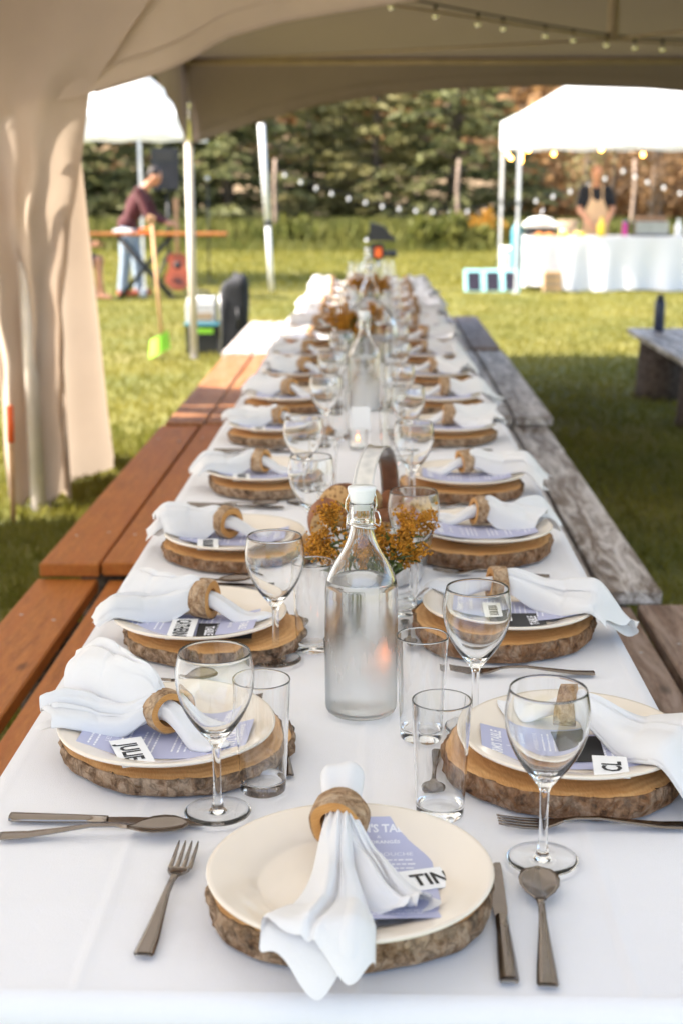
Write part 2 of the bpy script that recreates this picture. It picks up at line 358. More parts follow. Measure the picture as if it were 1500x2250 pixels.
# ================================================================== the setting
g = MB().grid(lambda u, v: (-120 + 240 * u, -30 + 330 * v, 0.0), 25, 34); struct('ground', g, 'turf')
def hill_z(x, y): return 0 if y < 58 else (1 - math.exp(-(y - 58) / 60)) * 26 * (0.75 + 0.25 * math.sin(x * 0.03 + 1)) + 0.6 * math.sin(x * 0.21 + y * 0.13)
g = MB().grid(lambda u, v: (-110 + 220 * u, 56 + 150 * v, hill_z(-110 + 220 * u, 56 + 150 * v) - 0.15 * (1 - v)), 40, 30); struct('hill', g, 'hill_ground', True)
def blades(n, yfun, hmin, hmax, wmin, wmax, xfun, bend=0.5):
    y = yfun(n); x = xfun(y, n); a = rng.uniform(0, 2 * PI, n); h = rng.uniform(hmin, hmax, n); wd = rng.uniform(wmin, wmax, n)
    l = rng.uniform(0.1, bend, n) * h; la = rng.uniform(0, 2 * PI, n)
    dx, dy = np.cos(a) * wd / 2, np.sin(a) * wd / 2; lx, ly = np.cos(la) * l, np.sin(la) * l
    V = np.empty((n, 4, 3))
    V[:, 0] = np.stack([x - dx, y - dy, np.full(n, -0.004)], 1); V[:, 1] = np.stack([x + dx, y + dy, np.full(n, -0.004)], 1)
    V[:, 2] = np.stack([x + dx * 0.7 + lx * 0.5, y + dy * 0.7 + ly * 0.5, h * 0.7], 1); V[:, 3] = np.stack([x + lx, y + ly, h], 1)
    return V.reshape(-1, 3)
def xf(lo, hi): return lambda y, n: rng.uniform(-0.29 * y - lo, 0.25 * y + hi, n)
V = np.concatenate([
    blades(70000, lambda n: rng.uniform(2.2, 8, n), 0.02, 0.055, 0.003, 0.008, lambda y, n: np.where(rng.random(n) < 0.6, rng.uniform(-2.6, -0.8, n), rng.uniform(0.6, 2.8, n)), 0.9),
    blades(90000, lambda n: rng.uniform(8, 20, n), 0.02, 0.05, 0.006, 0.014, xf(0.8, 0.8), 0.9),
    blades(50000, lambda n: rng.uniform(20, 34, n), 0.03, 0.09, 0.012, 0.025, xf(0.8, 0.8), 0.9)])
tag(put('grass', quads_mesh('grass', V, 'grass_blade')), 'short mown yellow-green grass across the field', 'grass', None, 'stuff')
V = np.concatenate([blades(26000, lambda n: rng.normal(33.6, 0.9, n), 0.2, 0.75, 0.015, 0.04, xf(1, 1), 0.6),
                    blades(9000, lambda n: rng.normal(31.6, 0.7, n), 0.08, 0.3, 0.012, 0.03, xf(1, 1), 0.7)])
tag(put('tall_weeds', quads_mesh('tall_weeds', V, 'weeds')), 'tall pale grasses and weeds along the foot of the spruces', 'weeds', None, 'stuff')

# ------------------------------------------------------------------ trees
def cards(c, d, size, asp, droop, n):   # leaf-sized quads around centres c pointing along d
    d = d / np.linalg.norm(d, axis=1, keepdims=True)
    r = rng.normal(size=(n, 3)); s_ = np.cross(d, r); s_ /= np.linalg.norm(s_, axis=1, keepdims=True) + 1e-9
    L = (size * rng.uniform(0.6, 1.3, n))[:, None]; W = L * asp
    tip = c + d * L; tip[:, 2] -= droop * L[:, 0]
    V = np.empty((n, 4, 3)); V[:, 0] = c - s_ * W * 0.5; V[:, 1] = c + s_ * W * 0.5; V[:, 2] = tip + s_ * W * 0.35; V[:, 3] = tip - s_ * W * 0.35
    return V.reshape(-1, 3)
def spruce_mesh(seed, H, Rb, tiers=24, per=12, twigs=28, mat='spruce'):
    C = []; D = []; rr = random.Random(seed); br = MB()
    br.tube([(0, 0, -0.1), (0.03, 0.02, H * 0.5), (0, 0, H * 0.97)], [0.16 * H / 7, 0.10 * H / 7, 0.01], 8)
    for i in range(tiers):
        f = (i + .85 * rr.random()) / tiers; z = 0.15 + f * (H - 0.2); Rr = Rb * (1 - f) ** 0.85 + 0.1
        for k in range(max(4, int(per * (1 - f * 0.6)))):
            a = rr.uniform(0, 2 * PI); L = Rr * rr.uniform(0.55, 1.12); dirv = np.array([math.cos(a), math.sin(a), rr.uniform(-0.15, 0.15) + 0.3 * f])
            tip = np.array([0, 0, z]) + dirv * L + np.array([0, 0, -0.10 * L])
            if k % 3 == 0: br.tube([(0, 0, z), tuple(tip)], [0.025, 0.006], 4, False)
            n = max(4, int(twigs * (L / Rb + 0.25)))
            for q in range(n):
                u = (q + rr.random()) / n; u = u ** 0.7
                p = np.array([0, 0, z]) + dirv * L * u + np.array([0, 0, -0.10 * L * u * u]) + np.array([rr.gauss(0, .07), rr.gauss(0, .07), rr.gauss(0, .035)])
                sd = np.cross(dirv, [0, 0, 1]) * rr.choice((-1, 1)) * rr.uniform(0.3, 0.9)
                C.append(p); D.append(dirv * rr.uniform(0.5, 1) + sd + np.array([0, 0, rr.uniform(-0.35, 0.15)]))
    C = np.array(C); D = np.array(D); n = len(C)
    return br.mesh('trunk', 'tree_bark'), quads_mesh('crown', cards(C, D, 0.24, 0.36, 0.22, n), mat)
SPR = [spruce_mesh(1, 7.5, 2.5), spruce_mesh(2, 6.5, 2.3, mat='spruce_olive'), spruce_mesh(3, 8.5, 2.7), spruce_mesh(4, 6.0, 2.5, mat='spruce')]
spr = [(-9.6, 36.5, 2, 1.0), (-7.6, 35.4, 0, .95), (-5.6, 36.2, 3, 1.05), (-3.7, 35.2, 0, 1.0), (-1.7, 36.6, 1, 1.0), (0.0, 35.6, 1, .95), (2.0, 35.2, 0, 1.08), (3.5, 36.4, 3, .55), (-11.5, 35.3, 0, 1.0),
       (-8.6, 41, 2, 1.05), (-4.8, 41, 1, 1.2), (-1.0, 41.5, 1, 1.15), (2.2, 41, 2, .9), (5.4, 40.2, 3, .5)]
spr_lab = ['behind the seated musician', 'behind the white stage canopy', 'behind the loudspeaker', 'behind the leaning white pole', 'behind the bulb string, olive tinged', 'pale olive one amid the bulb string', 'behind the wooden stake with bulbs', 'beside the chef canopy leg', 'past the canvas curtain',
           'rear row above the stage canopy', 'rear row, olive, above the loudspeaker', 'rear row, olive, above the bulb string', 'rear row, dark, near the chef canopy', 'rear row, small, behind the chef canopy']
for i, (x, y, k, s_) in enumerate(spr):
    t_ = thing('spruce_tree', 'dense green spruce tree ' + spr_lab[i], 'tree', (x, y, 0), i * 1.3, 'spruces along the field edge', (s_, s_, s_))
    put('trunk', SPR[k][0], t_); put('crown', SPR[k][1], t_)
def sapling_mesh(seed, H, mat, nleaf=700):
    rr = random.Random(seed); br = MB(); C = []; D = []
    br.tube([(0, 0, -0.1), (rr.gauss(0, .08), rr.gauss(0, .08), H * .5), (rr.gauss(0, .15), 0, H)], [0.075, 0.05, 0.01], 7)
    for k in range(26):
        z = rr.uniform(0.12, 0.95) * H; a = rr.uniform(0, 2 * PI); L = rr.uniform(0.4, 1.4) * (1 - 0.4 * z / H)
        e = (math.cos(a) * L * .7, math.sin(a) * L * .7, z + L * .8); br.tube([(0, 0, z), (e[0] * .5, e[1] * .5, z + L * .3), e], [0.022, 0.013, 0.004], 5, False)
        for q in range(nleaf // 26):
            u = rr.uniform(0.3, 1.1); C.append([e[0] * u + rr.gauss(0, .16), e[1] * u + rr.gauss(0, .16), z + L * .8 * u + rr.gauss(0, .16)]); D.append([rr.gauss(0, 1), rr.gauss(0, 1), rr.gauss(-0.4, 1)])
    return br.mesh('trunk', 'sapling_bark'), quads_mesh('crown', cards(np.array(C), np.array(D), 0.10, 0.6, 0.1, len(C)), mat)
SAP = [sapling_mesh(11, 5.2, 'autumn_leaf'), sapling_mesh(12, 6.0, 'autumn_leaf', 900), sapling_mesh(13, 4.6, 'pale_leaf', 800)]
sap_lab = ['nearest the chef canopy legs', 'second in from the canopy legs', 'over the steel pans', 'behind the chef', 'just past the chef, thick', 'over the smoker', 'over the bottles', 'at the table end', 'rear, between the canopy legs and chef', 'rear, behind the chef', 'rear, past the smoker', 'rear, past the bottles']
for i, (x, y, k) in enumerate([(5.0, 33.5, 2), (5.8, 34.6, 0), (6.5, 33.2, 1), (7.1, 35, 0), (7.9, 33.4, 1), (8.6, 34.4, 2), (9.3, 33.3, 0), (10.2, 34.2, 1), (6.1, 38, 1), (7.5, 38.5, 2), (9.0, 38, 1), (10.6, 38.6, 0)]):
    t_ = thing('sapling', 'thin tan autumn sapling ' + sap_lab[i], 'tree', (x, y, 0), i * 2.1, 'bare saplings behind the kitchen canopy')
    put('trunk', SAP[k][0], t_); put('crown', SAP[k][1], t_)
# far autumn wood on the hillside: one mass
n = 60000; x = rng.uniform(-70, 70, n); y = rng.uniform(62, 150, n)
zz = np.array([hill_z(a, b_) for a, b_ in zip(x, y)]) + np.abs(rng.normal(0, 3.2, n)) + 0.2
C = np.stack([x + rng.normal(0, 1, n), y, zz], 1)
tag(put('hillside_wood', quads_mesh('hillside_wood', cards(C, rng.normal(size=(n, 3)), 0.9, 0.7, 0, n), 'autumn_leaf')), 'brown autumn wood covering the far hillside', 'woods', None, 'stuff')
n = 9000; x = rng.uniform(4.2, 13, n); y = rng.uniform(36, 44, n)
C = np.stack([x, y, np.abs(rng.normal(0, 1.2, n))], 1)
tag(put('brushwood', quads_mesh('brushwood', cards(C, rng.normal(size=(n, 3)), 0.35, 0.35, 0, n), 'autumn_leaf')), 'tangled brown undergrowth between the bare saplings', 'undergrowth', None, 'stuff')
def mound(name, label, cat, x, y, rx, rz, n, mat, seed, size=0.22):
    rg = np.random.default_rng(seed); d = rg.normal(size=(n, 3)); d[:, 2] = np.abs(d[:, 2]); d /= np.linalg.norm(d, axis=1, keepdims=True)
    C = d * np.array([rx, rx * .7, rz]) * rg.uniform(0.55, 1.05, (n, 1)) * (1 + 0.2 * np.sin(d[:, :1] * 9))
    t_ = thing(name, label, cat, (x, y, 0)); put('foliage', quads_mesh('foliage', cards(C, d + rg.normal(0, .6, (n, 3)), size, 0.35, 0, n), mat), t_)
    mb = MB()
    for k in range(7): a = rg.uniform(0, 6.28); mb.tube([(0.1 * math.cos(a), 0.1 * math.sin(a), -0.02), (rx * .6 * math.cos(a), rx * .4 * math.sin(a), rz * .7)], 0.012, 5)
    mb.obj('stems', 'stem_green', t_)
mound('weed_mound', 'pale green bushy weed mound beside a wooden stake', 'bush', 1.55, 31.6, 0.95, 0.62, 2600, 'weeds', 1)
mound('goldenrod_clump', 'orange goldenrod clump beside the chef canopy leg', 'bush', 2.5, 32.2, 0.42, 0.72, 900, 'goldenrod_far', 2, 0.16)
mound('weed_mound', 'small green weed mound right of the leaning white pole', 'bush', -1.8, 32.2, 0.5, 0.55, 1000, 'weeds', 3)
mound('weed_mound', 'low green weed mound behind the long table end', 'bush', 0.4, 32.8, 0.8, 0.35, 1100, 'weeds', 4)

# ================================================================== tents
TX0, TX1 = -1.59, 4.41
def tent_roof(x0, x1, y0, y1, eave, peak):
    cx, cy_ = (x0 + x1) / 2, (y0 + y1) / 2
    def fn(u, v):
        a, b_ = 2 * u - 1, 2 * v - 1; r = max(abs(a), abs(b_)); return (cx + a * (x1 - x0) / 2, cy_ + b_ * (y1 - y0) / 2, eave + (peak - eave) * (1 - r) ** 1.45)
    return MB().grid(fn, 41, 41)
def valance(p0, p1, top, low, amp=0.012, n=70):
    p0, p1 = Vector(p0), Vector(p1); d = (p1 - p0); L = d.length; d.normalize(); nrm = Vector((-d.y, d.x, 0))
    def fn(u, v):
        s_ = u * L; z = lerp(top, low(s_, L), v); p = p0 + d * s_ + nrm * (amp * math.sin(s_ * 5 + 2 * v) * v + amp * 0.6 * math.sin(s_ * 13) * v)
        return (p.x, p.y, z)
    return MB().grid(fn, n, 12)
def hem(p0, p1, low, parent, mat, r=0.006):
    p0, p1 = Vector(p0), Vector(p1); L = (p1 - p0).length; d = (p1 - p0).normalized()
    MB().tube([(*(p0 + d * (L * i / 80)).xy, low(L * i / 80, L)) for i in range(81)], r, 6).obj('hem', mat, parent)
    MB().tube([(*(p0 + d * (L * i / 80) + Vector((0, 0, 0))).xy, low(L * i / 80, L) + .09) for i in range(81)], r * .5, 5).obj('seam', mat, parent)
back_low = lambda s_, L: interp([(0, 1.77), (0.3, 1.86), (0.65, 1.98), (1.1, 2.09), (1.6, 2.17), (2.2, 2.22), (3.0, 2.245)], min(s_, L - s_))
side_low = lambda s_, L: interp([(0, 1.77), (0.25, 1.92), (0.6, 2.08), (1.1, 2.18), (2.0, 2.25), (3.0, 2.27)], min(s_, L - s_))
Y1, Y2, Y3 = -0.6, 5.85, 11.7
ft = thing('frame_tent', 'grey-lined high peak tent with arched valances over the far benches', 'tent')
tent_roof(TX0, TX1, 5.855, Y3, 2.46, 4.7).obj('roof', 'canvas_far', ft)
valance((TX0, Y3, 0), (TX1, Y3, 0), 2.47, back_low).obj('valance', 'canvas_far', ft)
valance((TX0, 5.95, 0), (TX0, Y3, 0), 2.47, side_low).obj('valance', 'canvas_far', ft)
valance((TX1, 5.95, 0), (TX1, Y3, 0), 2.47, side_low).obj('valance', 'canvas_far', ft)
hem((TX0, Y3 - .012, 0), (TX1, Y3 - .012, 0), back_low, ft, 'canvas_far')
for x, y in ((TX0 + .05, Y3 - .05), (TX1 - .05, Y3 - .05), (TX0 + .05, 6.08), (TX1 - .05, 6.08)):
    p = MB().tube([(x, y, 0), (x, y, 1.78)], 0.034, 14).obj('pole', 'pole_beige', ft); MB().tube([(x, y, 1.78), (x, y, 2.46)], 0.026, 14).obj('upper_tube', 'chrome', p)
    MB().box((x, y, 0.006), (0.14, 0.14, 0.012)).obj('base_plate', 'chrome', p, False)
for a, b_ in (((TX0 + .05, Y3 - .05), (TX1 - .05, Y3 - .05)), ((TX0 + .05, 6.08), (TX0 + .05, Y3 - .05)), ((TX1 - .05, 6.08), (TX1 - .05, Y3 - .05)), ((TX0 + .05, 6.08), (TX1 - .05, 6.08))):
    MB().tube([(*a, 2.43), (*b_, 2.43)], 0.026, 10).obj('eave_bar', 'strap', ft)
KX, KY = (TX0 + TX1) / 2 + 0.03, (5.95 + Y3) / 2
MB().tube([(KX, KY, 2.31), (KX, KY, 4.66)], 0.035, 12).obj('king_pole', 'strap', ft)
for x, y in ((TX0 + .05, Y3 - .05), (TX1 - .05, Y3 - .05), (TX0 + .05, 6.08), (TX1 - .05, 6.08)):
    MB().tube([(x, y, 2.43), (KX, KY, 2.32)], 0.008, 6).obj('cable', 'strap', ft)
ntn = thing('canvas_tent', 'beige canvas tent over the head of the table with tied-back curtain', 'tent')
tent_roof(TX0 - .1, TX1, Y1, Y2, 2.46, 4.7).obj('roof', 'canvas_roof', ntn)
near_low = lambda s_, L: interp([(0, 1.72), (0.33, 1.79), (0.45, 1.81), (0.72, 1.885), (0.9, 1.95), (1.05, 2.04), (1.3, 2.105), (1.62, 2.155), (2.2, 2.24), (3.0, 2.27)], min(s_, L - s_))
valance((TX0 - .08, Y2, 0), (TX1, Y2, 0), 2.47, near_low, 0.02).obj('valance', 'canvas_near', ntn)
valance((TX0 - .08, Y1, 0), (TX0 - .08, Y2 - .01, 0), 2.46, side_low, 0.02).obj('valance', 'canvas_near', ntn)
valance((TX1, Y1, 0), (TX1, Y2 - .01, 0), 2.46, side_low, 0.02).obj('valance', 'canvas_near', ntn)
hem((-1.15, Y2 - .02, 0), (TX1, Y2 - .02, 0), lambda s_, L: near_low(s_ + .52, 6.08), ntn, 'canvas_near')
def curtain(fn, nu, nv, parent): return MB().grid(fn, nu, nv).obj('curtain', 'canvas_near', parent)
def front_curtain(u, v):     # hangs at the corner, gathered into deep folds
    z = 2.28 * (1 - v) + 0.02 + 0.035 * math.sin(u * 17) * v
    xr = interp([(0, -0.80), (0.07, -0.93), (0.15, -1.07), (0.20, -1.17), (0.23, -1.19), (0.32, -1.25), (0.43, -1.34), (0.6, -1.40), (1, -1.40)], v); xl = interp([(0, -1.78), (1, -1.72)], v)
    x = lerp(xl, xr, u) + 0.012 * math.sin(v * 9 + u * 4)
    y = 5.795 + 0.36 * sst(.1, .75, v) + sst(.08, .45, v) * (0.06 * math.sin(u * 15 + 1.2 * v) + 0.05 * math.sin(u * 6.5 + 3 * v) + 0.03 * math.sin(v * 6) + 0.014 * math.sin(v * 26 + u * 9) + .008 * math.sin(v * 47 - u * 23))
    return (x, y, z)
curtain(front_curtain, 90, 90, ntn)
def back_curtain(u, v):      # side curtain running back along the far tent
    z = 1.95 * (1 - v) + 0.02 + 0.02 * math.sin(u * 13) * v
    L = interp([(0, 0.30), (0.2, 0.35), (0.5, 0.62), (0.8, 0.9), (1, 1.12)], v); y = 6.20 + u * L
    x = -1.50 + 0.06 * math.sin(u * 9 + 2) * (0.5 + v * .6) + 0.03 * math.sin(u * 21 + v * 2) + 0.12 * u * v + 0.13 * (1 - v) * u
    return (x, y, z)
curtain(back_curtain, 60, 50, ntn)
def sun_block_sheet(u, v):  # unseen canvas sheet added to keep the sun off the near bench and table
    z = 0.06 + 2.42 * (1 - v); y = -0.58 + 6.43 * u; x = -1.74 + 0.03 * math.sin(u * 120 + v) + 0.02 * math.sin(v * 7)
    return (x, y, z)
MB().grid(sun_block_sheet, 260, 20).obj('sun_block_wall', 'canvas_sun_block', ntn)
for x, y in ((-1.70, 5.72), (TX1 - .06, 5.80), (-1.62, Y1 + .06), (TX1 - .06, Y1 + .06)):
    p = MB().tube([(x, y, 0), (x, y, 2.44)], 0.03, 14).obj('pole', 'pole_white', ntn)
    MB().box((x, y, 0.006), (0.14, 0.14, 0.012)).obj('base_plate', 'chrome', p, False)
    for z in (0.95, 0.55): MB().lathe([(0.032, z - .02), (0.036, z), (0.032, z + .02)], 14, (x, y, 0)).obj('strap', 'strap', p)
MB().tube([(TX0 - .05, Y2 - .05, 2.44), (TX1 - .06, Y2 - .05, 2.44)], 0.025, 10).obj('eave_bar', 'strap', ntn)
MB().tube([(-1.62, Y1 + .06, 2.44), (-1.68, 5.8, 2.44)], 0.025, 10).obj('eave_bar', 'strap', ntn)
st = thing('ground_stake', 'orange tipped tent stake at the foot of the beige curtain', 'stake', (-1.60, 5.86, 0))
MB().tube([(0, 0, -0.02), (0.012, 0, 0.5)], 0.012, 8).obj('shaft', 'handle_wood', st); MB().tube([(0.009, 0, 0.36), (0.0125, 0, 0.52)], 0.016, 8).obj('tip', 'orange', st)

def bulb_string(name, label, cable_pts, bulbs, bulb_mat, rb, drop, group=None, cable_r=0.006):
    t_ = thing(name, label, 'string lights', (0, 0, 0), 0, group)
    if cable_pts: MB().tube(cable_pts, cable_r, 6).obj('cable', 'socket_black', t_)
    sm = MB().lathe([(0.002, 0.0), (rb * .5, -0.002), (rb * .55, -drop), (0.002, -drop - .001)], 10).mesh('socket', 'socket_black')
    bm_ = MB().lathe([(rb * .35, -drop + .004), (rb * .8, -drop - rb * .7), (rb, -drop - rb * 1.5), (rb * .75, -drop - rb * 2.3), (0.001, -drop - rb * 2.7)], 14).mesh('bulb', bulb_mat)
    for p in bulbs: s_ = put('bulb', bm_, t_, p); put('socket', sm, s_)
    return t_
def catenary(a, b_, sag, n=16):
    a, b_ = Vector(a), Vector(b_); return [tuple(a.lerp(b_, i / (n - 1)) + Vector((0, 0, -sag * 4 * (i / (n - 1)) * (1 - i / (n - 1))))) for i in range(n)]
c1 = catenary((0.05, 7.95, 2.475), (KX, KY, 2.345), 0.012, 9); c2 = catenary((KX, KY, 2.345), (3.2, 9.2, 2.45), 0.06, 9)
def along(pts, u): k = u * (len(pts) - 1); i = min(int(k), len(pts) - 2); return tuple(Vector(pts[i]).lerp(Vector(pts[i + 1]), k - i))
bulb_string('string_light', 'unlit clear bulb string hanging from the tent king pole', c1 + c2[1:], [along(c1, u) for u in (0.02, .2, .38, .49, .68, .81, .97)] + [along(c2, u) for u in (.08, .18, .35, .55, .75)], 'bulb_glass', 0.018, 0.03)

# ================================================================== table and benches
TZ = 0.76
tb = thing('trestle_table', 'long plank table hidden under the white cloth', 'table')
for k in range(4):
    for j in range(3): MB().box((-0.03 + (j - 1) * 0.262, 2.2 + k * 2.2 - .02, TZ - 0.030), (0.255, 2.17, 0.038), bev=0.004).obj('board', 'board_table', tb, False)
    for y in (1.35 + k * 2.2, 2.95 + k * 2.2):
        for sx in (-1, 1): MB().tube([(-0.03 + sx * .36, y, 0), (-0.03 + sx * .2, y, TZ - .049)], 0.03, 8).obj('leg', 'stake_wood', tb)
def cloth_top(u, v):
    # u across: hanging side, top, hanging side ; v along
    W = 0.409; hang = 0.20; t_ = u * (2 * W + 2 * hang) - hang - W; y = 1.083 + v * 8.72
    rip = 0.012 * math.sin(y * 7 + 1) + 0.008 * math.sin(y * 17)
    if t_ < -W: d = -W - t_; x = -W - 0.003 - min(d, .02) * .3 - rip * (d / hang) - .01; z = -d
    elif t_ > W: d = t_ - W; x = W + 0.003 + min(d, .02) * .3 + rip * (d / hang) + .01; z = -d
    else: x = t_; z = 0.0007 * noise.noise(Vector((x * 5, y * 4, 0))) - .0026 + 0.0022 * (math.exp(-((x - .02) / .0035) ** 2) + math.exp(-((x + .235) / .0035) ** 2) + math.exp(-((x - .27) / .0035) ** 2)) + .0012 * math.exp(-(((y + 40) % .62 - .31) / .006) ** 2) - .0012
    return (-0.03 + x, y, TZ - 0.0006 + z)
mb = MB().grid(cloth_top, 240, 700)
def cloth_front(u, v):
    x = -0.42 + u * 0.84; d = v * 0.34; th = min(d / .022, PI / 2); return (-0.03 + x, 1.086 - 0.022 * math.sin(th) - 0.012 * math.sin(x * 14) * v * v, TZ - 0.0030 - 0.022 * (1 - math.cos(th)) - max(0, d - .0346))
mb.grid(cloth_front, 50, 60); mb.grid(lambda u, v: (-0.44 + u * .82, 9.803 + 0.012 * math.sin(v * PI / 2) + .01 * math.sin(u * 30) * v, TZ - 0.0006 - v * .3), 40, 10)
tc = mb.obj('tablecloth', 'table_cloth'); tag(tc, 'long white tablecloth laid the length of the dining table', 'tablecloth')
# creases where the cloth was folded
SCREW = MB().lathe([(.0055, 0), (.005, .0008), (.0005, .0004)], 8).mesh('screw', 'grey_metal')
def bench(label, xo, xi, y0, y1, z, mat, boards=2, skew=0.0, side=1, stump_h=None, mats=None, jog=None):
    t_ = thing('plank_bench', label, 'bench', (0, 0, 0), 0, 'plank benches along the table')
    wd = (abs(xo - xi) - 0.013 * (boards - 1)) / boards; s_ = 1 if xo > xi else -1
    for k in range(boards):
        c = xo - s_ * (wd / 2 + k * (wd + 0.013)); j = (jog[k] if jog else (0, 0, 0))
        bd = MB().box((0, 0, 0), (wd, y1 - y0 + j[1], 0.038), bev=0.004).obj('board', (mats or [mat] * boards)[k], t_, False, (c + j[0], (y0 + y1) / 2 + j[1] / 2, z - 0.019 + j[2]), skew + random.uniform(-.003, .003))
        for sy in (-1, 1):
            for sx in (-1, 1): put('screw', SCREW, bd, (sx * wd * .27, sy * ((y1 - y0) / 2 - .33 - .02 * sx), .0188))
    for y in (y0 + 0.35, y1 - 0.35):
        mb = MB().lathe([(0.14, 0), (0.135, 0.1), (0.13, z - 0.042)], 20, ((xo + xi) / 2, y, 0), True, lambda a, zz: 1 + 0.05 * math.sin(a * 7 + zz * 9) + .04 * math.sin(a * 3)); mb.obj('stump_leg', 'stump_bark', t_)
    return t_
bench('near orange-stained bench section at the left of the table head', -0.925, -0.575, 0.75, 3.56, 0.405, 'board_orange', jog=[(0, .03, 0), (0.015, .03, -.003)])
bench('orange-stained bench section beside the grass, second from the table head', -0.915, -0.575, 3.58, 5.78, 0.45, 'board_orange', jog=[(0, 0, 0), (0, 0, .004)])
bench('brown bench section between the orange and sunlit pale sections', -0.90, -0.56, 5.79, 8.2, 0.462, 'board_brown')
bench('pale bench section, coloured as if sunlit, by the black bags', -0.915, -0.56, 8.21, 10.1, 0.475, 'board_sunlit_pale')
bench('brown weathered bench section nearest the table head, opposite the orange bench', 0.845, 0.485, 0.75, 3.36, 0.415, 'board_greybrown', jog=[(0, 0, 0), (0, 0, -.008)])
bench('grey worn bench section, second from the table head, opposite the orange bench', 0.742, 0.43, 3.37, 5.85, 0.447, 'board_grey', mats=['board_grey', 'board_grey'])
bench('grey worn bench section with raised dark end', 0.765, 0.43, 5.80, 8.23, 0.49, 'board_grey')
bench('far reddish grey bench section opposite the sunlit pale one', 0.755, 0.40, 8.22, 10.25, 0.505, 'board_greybrown', mats=['board_greybrown', 'board_sunlit_pale'])
o = bench('separate grey bench on dark log stumps carrying a navy bottle', 1.82, 2.25, 5.6, 9.95, 0.45, 'board_grey', boards=3)
o['group'] = ''; del o['group']
for ch in [c for c in o.children if c.name.startswith('stump_leg')]: bpy.data.objects.remove(ch)
for x, y, r in ((2.03, 9.55, 0.19), (2.04, 8.35, 0.17), (2.04, 6.3, 0.17)):
    MB().lathe([(r * 1.05, 0), (r, 0.08), (r * 0.98, 0.408)], 26, (x, y, 0), True, lambda a, zz: 1 + 0.05 * math.sin(a * 7 + zz * 9) + .05 * math.sin(a * 3) + .03 * math.sin(a * 13)).obj('stump_leg', 'stump_bark', o)
nb = thing('drink_bottle', 'navy insulated bottle standing on the separate grey bench', 'bottle', (2.0, 9.72, 0.45))
MB().lathe([(0.001, 0), (0.036, 0.0), (0.038, 0.006), (0.038, 0.20), (0.03, 0.222), (0.001, 0.222)], 24).obj('body', 'navy', nb); MB().lathe([(0.026, 0.22), (0.026, 0.25), (0.022, 0.258), (0.001, 0.258)], 20).obj('cap', 'black_plastic', nb)

# ================================================================== tableware meshes
def slice_mesh(seed, r, t_, ex=1.0, bark='bark'):
    rr = random.Random(seed); ph = [rr.uniform(0, 6.28) for _ in range(6)]; N = 144
    def rad(a): return r * (1 + .035 * math.sin(2 * a + ph[0]) + .02 * math.sin(3 * a + ph[1]) + .012 * math.sin(7 * a + ph[2]) + .006 * math.sin(17 * a + ph[3])) 
    def pt(a, f, z, nz=0): q = rad(a) * f + nz; return (q * math.cos(a) * ex, q * math.sin(a), z)
    top = MB(); rings = [0.001, 0.3, 0.6, 0.85, 0.955, 0.975]
    vs_ = [pt(2 * PI * k / N, f, t_ - (0.0015 if f > .97 else 0)) for f in rings for k in range(N)]
    top.add(vs_, [(i * N + k, i * N + (k + 1) % N, (i + 1) * N + (k + 1) % N, (i + 1) * N + k) for i in range(len(rings) - 1) for k in range(N)])
    b_ = MB(); zs = [t_ - 0.0016, t_ - 0.0004, t_ - 0.003, t_ * .7, t_ * .45, t_ * .2, 0.0]; fs_ = [0.975, 0.99, 1.0, 1.005, 1.0, 0.99, 0.965]; vs_ = []
    for z, f in zip(zs, fs_):
        for k in range(N):
            a = 2 * PI * k / N; nz = 0.0055 * noise.noise(Vector((math.cos(a) * 9 + seed, math.sin(a) * 9, z * 60))) + 0.003 * noise.noise(Vector((math.cos(a) * 24 + seed, math.sin(a) * 24, z * 90))) - 0.005 * max(0, noise.noise(Vector((math.cos(a) * 38 + seed, math.sin(a) * 38, z * 25))) - .12)
            vs_.append(pt(a, f, z + (nz * .3 if 0 < z < t_ - .002 else 0), nz if f > .98 else 0))
    b_.add(vs_, [(i * N + (k + 1) % N, i * N + k, (i + 1) * N + k, (i + 1) * N + (k + 1) % N) for i in range(len(zs) - 1) for k in range(N)])
    b_.add([pt(2 * PI * k / N, .965, 0) for k in range(N)], [tuple(range(N))])
    return top.mesh('wood_face', 'slice_wood'), b_.mesh('bark', bark)
ST = 0.024
SLICES = [slice_mesh(i, 0.142, ST, 1.0 + 0.03 * (i % 3), ('bark', 'bark', 'bark_rust')[i % 3]) for i in range(6)]
SL_END = slice_mesh(20, 0.137, 0.032, 1.02, 'bark'); SL_R1 = slice_mesh(23, 0.142, 0.03, 1.0, 'bark_rust'); SL_R = slice_mesh(24, 0.142, 0.03, 1.05, 'bark_rust')
PR = 0.1365
plate_prof = [(0.001, 0.0), (0.08, 0.0), (0.083, 0.002), (0.088, 0.0035), (0.105, 0.0105), (0.132, 0.0185), (0.1355, 0.0205), (PR, 0.0228), (0.1352, 0.0242), (0.131, 0.0235), (0.105, 0.0150), (0.093, 0.0105), (0.0895, 0.0078), (0.085, 0.0062), (0.06, 0.0055), (0.001, 0.0055)]
PLATE = MB().lathe(plate_prof, 96).mesh('plate', 'plate_glaze')
def plate_z(r):      # upper surface of the plate above its own foot
    return interp([(0, .0055), (.06, .0055), (.085, .0062), (.0895, .0078), (.093, .0105), (.105, .0150), (.131, .0235), (.136, .0235)], r)
